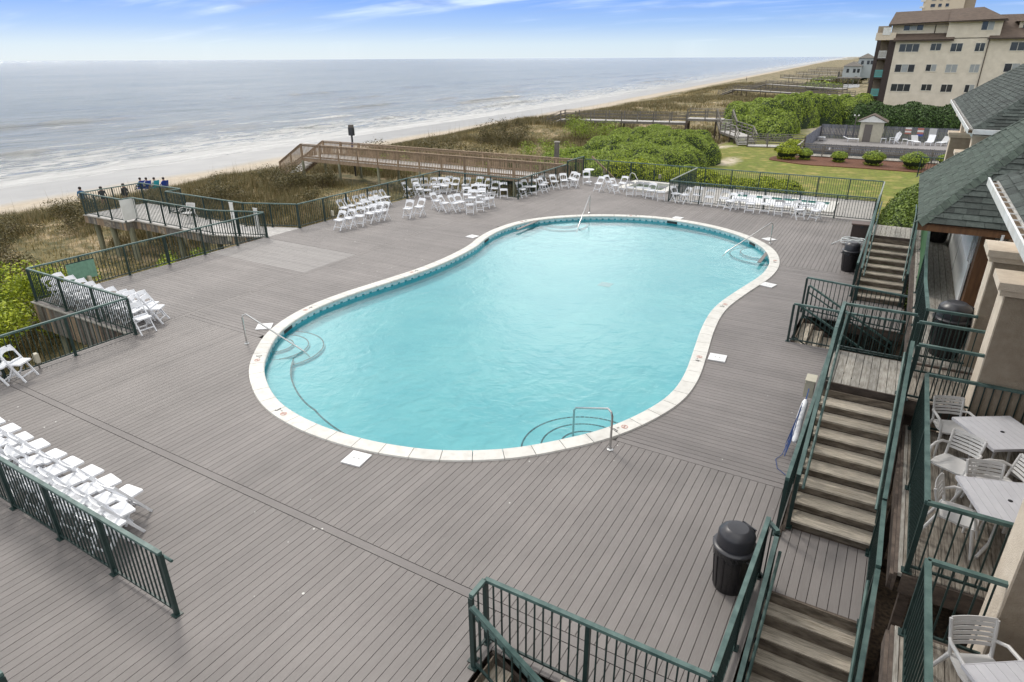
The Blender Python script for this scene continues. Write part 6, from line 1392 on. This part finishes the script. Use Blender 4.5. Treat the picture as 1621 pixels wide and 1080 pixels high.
g = empty('pavilion', (-18.5, 232, -2), label='low white pavilion with flat dark roof beyond the dark hedge', cat='pavilion'); MB().box(-3, 3, 0, 5, 0, 1.2).build('base', M['white'], g); MB().box(-3.3, 3.3, -.3, 5.3, 2.9, 3.2).build('roof', M['grey_timber'], g)
for q in range(5): MB().box(-2.9+q*1.4, -2.7+q*1.4, 0, .2, 1.2, 2.9).build('post', M['grey_timber'], g)
# ------------------------------------------------------------------ boardwalks
def boardwalk(lab, pts, width, m='timber', picket=False, rail_h=1.05, post_sp=1.9, legs=True, three=False, singles=0, group=None):
    g = empty('boardwalk', pts[0], label=lab, cat='boardwalk', group=group); P = [Vector(p) for p in pts]; o0 = P[0].copy(); P = [p-o0 for p in P]; cnt = 0; pk = MB(); pl_ = MB(); nlegs = MB()
    for s in range(len(P)-1):
        a, b = P[s], P[s+1]; d = b-a; L = d.length; u = d.normalized(); hor = Vector((u.x, u.y, 0)).normalized(); q = Vector((-hor.y, hor.x, 0)); steep = abs(u.z) > .3
        nb = max(1, int(L/(.3 if steep else .15)))
        for i in range(nb):
            p = a+d*((i+.5)/nb); t = (.28 if steep else .14)
            A_ = p-q*width/2; B_ = p+q*width/2
            if steep: A_.z = B_.z = p.z
            mm = MB() if (singles and cnt < singles) else pl_
            mm.bar(A_, B_, t, .035)
            if mm is not pl_: mm.build('plank', M['plank_white'], g); cnt += 1
        for sd in (-1, 1):
            e = q*(sd*width/2); MB().bar(a+e-Vector((0, 0, .14)), b+e-Vector((0, 0, .14)), .05, .24).build('side_beam', M[m], g)
            MB().bar(a+e+Vector((0, 0, rail_h)), b+e+Vector((0, 0, rail_h)), .15, .04).build('top_rail', M[m], g)
            for hh in ((rail_h-.12, .12) if picket else (.35, .7)): MB().bar(a+e+Vector((0, 0, hh)), b+e+Vector((0, 0, hh)), .035, .1).build('rail', M[m], g)
            k = max(1, round(L/post_sp))
            for i in range(k+1):
                if i == k and s < len(P)-2: continue
                p = a+d*(i/k)+e; MB().box(p.x-.055, p.x+.055, p.y-.055, p.y+.055, p.z-.2, p.z+rail_h).build('post', M[m], g)
                if legs and i % 2 == 0: w_ = p+o0; zt = float(terrain(w_.x, w_.y)); MB().tube([(p.x, p.y, p.z-.2), (p.x, p.y, zt-o0.z-.3)], .1, 7).build('piling', M['pole' if m == 'timber' else 'old_dark'], g)
            if picket:
                k = int(L/.135); c2 = 0
                for i in range(1, k):
                    p = a+d*(i/k)+e*1.02; mm = MB() if (sd == -1 and c2 < 290) else pk
                    mm.box(p.x-.02, p.x+.02, p.y-.02, p.y+.02, p.z-.05, p.z+rail_h-.03)
                    if mm is not pk: mm.build('picket', M[m], g); c2 += 1
    if pl_.v: pl_.build('planks', M['plank_white'], g, kind='stuff')
    if pk.v: pk.build('pickets', M[m], g, kind='stuff')
    return g
BW = 'timber boardwalks crossing the dunes'
boardwalk('wooden bridge with close pickets running from the deck gate towards the beach', [(-17.6, 37.9, -.05), (-40.5, 37.7, -.05), (-43.2, 37.7, -1.6)], 2.3, picket=True, singles=150)
boardwalk('grey timber boardwalk with open rails behind the bright hedge', [(-23.2, 81.2, -.15), (-38.5, 78.5, -.15), (-42, 78, -1.6)], 1.8, 'grey_timber', group=BW)
boardwalk('raised grey timber deck where the open railed boardwalk turns down', [(-23.0, 81.0, .35), (-18.9, 81.5, .35), (-17.8, 79.3, -.75), (-15.0, 74.4, -.75), (-14.2, 72.7, -1.42), (-8.5, 74.0, -1.4)], 1.8, 'grey_timber', group=BW)
boardwalk('brown boardwalk running seaward beyond the dark hedge', [(-11.5, 160, -.6), (-39, 176, -.3), (-43, 178, -1.8)], 1.8, 'grey_timber', picket=False, group=BW, post_sp=3)
boardwalk('second brown boardwalk farther up the shore', [(-16, 196, -.6), (-38, 212, -.2), (-44, 214, -1.8)], 1.8, 'grey_timber', group=BW, post_sp=3)
for i, (x0, y0, x1, y1) in enumerate(((-20, 262, -46, 285), (-24, 330, -50, 350), (-28, 400, -54, 420), (-30, 480, -60, 505))):
    boardwalk(f'faint boardwalk far up the shore, {ORD[i]} of the hazy ones', [(x0, y0, -.5), (x1, y1, -.2)], 1.8, 'grey_timber', group=BW, post_sp=5)
for i, (x, y, r, h) in enumerate(((-24, 215, 5, 2.6), (-19.5, 245, 4, 3), (-28, 275, 5, 2.5), (-23, 320, 6, 3), (-17, 150, 3, 1.6), (-26, 240, 3.5, 2.2))):
    ball_bush('shrub', f'rounded green shrub up the shore, {ORD[i]} of the scattered ones', x, y, -2.2, r, h, .3, 1500, 'leaf_olive' if i % 2 else 'leaf_hedge', 'scattered shrubs far up the shore', 'shrub', .3)
g = empty('signpost', (-37.7, 39.3, -.1), label='dark post with a box sign standing against the surf behind the bridge', cat='signpost')
MB().box(-.05, .05, -.05, .05, -1.8, 2.2).build('post', M['dark_grey'], g); MB().box(-.22, .22, -.12, .12, 1.6, 2.2).build('sign_box', M['dark_grey'], g); MB().box(-.16, .16, -.14, .14, 2.2, 2.4).build('cap', M['grey_timber'], g); MB().box(-.08, .08, -.09, -.051, .7, 1.1).build('blue_panel', M['sign_blue'], g)
g = empty('timber_post', (-19.8, 39.6, -1.8), label='thick pale timber post standing behind the bridge by the gate', cat='post')
MB().tube([(0, 0, 0), (0, 0, 3.7)], .17, 12).build('post', M['grey_timber'], g, True); MB().lathe([(.2, 3.7), (.2, 3.78)], 12).build('cap', M['old_pale'], g)
g = empty('brace', (-16.6, 38.95, 0), label='leaning timber brace behind the far railing next to the gate', cat='timber brace'); MB().bar((-.6, .5, 1.2), (1.2, .5, -.2), .09, .09).build('beam', M['timber'], g)
g = put(arm0, f2, -28.4, 18.3, 0, R(200), 'white armchair alone on the overlook walkway', 'armchair', 'white armchair on the overlook')
# ------------------------------------------------------------------ people
def body(nm, J, E_, m, parent, sub=1):
    me = bpy.data.meshes.new(nm); me.from_pydata([j[0] for j in J], E_, []); o = bpy.data.objects.new(nm, me); COL.objects.link(o)
    md = o.modifiers.new('s', 'SKIN'); md.use_smooth_shade = True
    for i, j in enumerate(J): me.skin_vertices[0].data[i].radius = (j[1], j[1]*.85); me.skin_vertices[0].data[i].use_root = (i == 0)
    o.modifiers.new('u', 'SUBSURF').levels = sub
    dg = bpy.context.evaluated_depsgraph_get(); m2 = bpy.data.meshes.new_from_object(o.evaluated_get(dg)); bpy.data.objects.remove(o); m2.materials.clear()
    for q in (m if isinstance(m, tuple) else (m,)): m2.materials.append(M[q])
    return place(nm, m2, parent)
def person(x, y, z, rot, lab, top, legs, sit=False, hair='hair', chairm=None):
    g = empty('person', (x, y, z), rot, label=lab, cat='person')
    if not sit:
        J = [((0, 0, .95), .14), ((0, .01, 1.2), .15), ((0, 0, 1.42), .15), ((0, 0, 1.52), .055), ((0, .02, 1.64), .1), ((-.09, 0, .88), .1), ((-.11, .02, .5), .065), ((-.12, -.02, .08), .045), ((-.12, .12, .04), .04), ((.09, 0, .88), .1), ((.11, .05, .5), .065), ((.13, .02, .08), .045), ((.13, .16, .04), .04),
             ((-.19, 0, 1.4), .06), ((-.25, -.02, 1.14), .045), ((-.2, .14, .95), .035), ((.19, 0, 1.4), .06), ((.26, -.04, 1.14), .045), ((.24, .08, .9), .035)]
    else:
        J = [((0, 0, .38), .15), ((0, -.08, .6), .15), ((0, -.16, .82), .15), ((0, -.15, .93), .055), ((0, -.12, 1.05), .1), ((-.1, .1, .38), .1), ((-.12, .45, .42), .065), ((-.12, .6, .08), .045), ((-.12, .72, .04), .04), ((.1, .1, .38), .1), ((.12, .45, .42), .065), ((.12, .62, .08), .045), ((.12, .74, .04), .04),
             ((-.19, -.16, .8), .06), ((-.27, -.05, .58), .045), ((-.24, .16, .5), .035), ((.19, -.16, .8), .06), ((.27, -.05, .58), .045), ((.24, .16, .5), .035)]
    E_ = [(0, 1), (1, 2), (2, 3), (3, 4), (0, 5), (5, 6), (6, 7), (7, 8), (0, 9), (9, 10), (10, 11), (11, 12), (2, 13), (13, 14), (14, 15), (2, 16), (16, 17), (17, 18)]
    o = body('body', J, E_, ('skin', top, legs), g)
    me = o.data; zs = [(.0, 1.47, .9)] if not sit else [(0, .88, .42)]
    for p_ in me.polygons:
        c = p_.center; hi, lo = zs[0][1], zs[0][2]
        if c.z > hi: p_.material_index = 0
        elif c.z > lo and (not sit or c.y < .25): p_.material_index = 1 if abs(c.x) < .3 else 1
        else: p_.material_index = 2
    hd_ = Vector(J[4][0]); m = MB(); m.lathe([(.02, .135), (.08, .11), (.108, .05), (.1, -.02), (.09, -.05)], 12, (hd_.x, hd_.y-.015, hd_.z)); m.build('hair', M[hair], g, True)
    if chairm:
        c = empty('beach_chair', (x, y, z), rot, label='low folding beach chair under the '+lab.split(' ', 2)[0]+' '+lab.split(' ', 2)[1]+' sitter facing the surf', cat='beach chair')
        MB().bar((0, -.22, .2), (0, .3, .26), .52, .02).build('seat', M[chairm], c); MB().bar((0, -.22, .2), (0, -.45, .92), .52, .02, up=(0, 1, .3)).build('backrest', M[chairm], c)
        for s in (-1, 1): MB().tube([(s*.27, -.4, 0), (s*.27, .28, .3), (s*.27, .3, .02)], .012, 6).build('leg', M['steel'], c)
    return g
def tz(x, y): return float(terrain(x, y))
for px_, py_, zz, rot, lab, a in ((136, 335, -3.6, 60, 'person in a teal jacket standing at the left end of the overlook', ('cloth_teal', 'cloth_dark')), (1181, 132, -3.9, 90, 'person in dark clothes standing far up the beach', ('cloth_dark', 'cloth_dark')), (205, 336, -3.6, 100, 'person in dark clothes standing behind the overlook railing', ('cloth_dark', 'cloth_khaki')), (170, 340, -3.6, 80, 'person in khaki bending behind the overlook corner', ('cloth_dark', 'skin'))):
    p = G(px_, py_, zz); z = tz(p.x, p.y); p = G(px_, py_, z); person(p.x, p.y, tz(p.x, p.y), R(rot), lab, *a)
for i, (px_, rotd, lab, t, l_, cm) in enumerate(((224, 92, 'dark haired beachgoer in teal seated leftmost of the four', 'cloth_teal', 'cloth_dark', 'cloth_blue'), (234, 85, 'white shirted beachgoer seated second from left', 'cloth_white', 'cloth_khaki', 'cloth_blue'), (246, 95, 'grey capped beachgoer seated third from left', 'cloth_white', 'skin', 'cloth_aqua'), (261, 88, 'blue jacketed beachgoer seated at the right end', 'cloth_blue', 'cloth_dark', 'cloth_blue'))):
    p = G(px_, 302, -3.6); z = tz(p.x, p.y); p = G(px_, 302, z); person(p.x, p.y, tz(p.x, p.y), R(rotd), lab, t, l_, sit=True, chairm=cm)
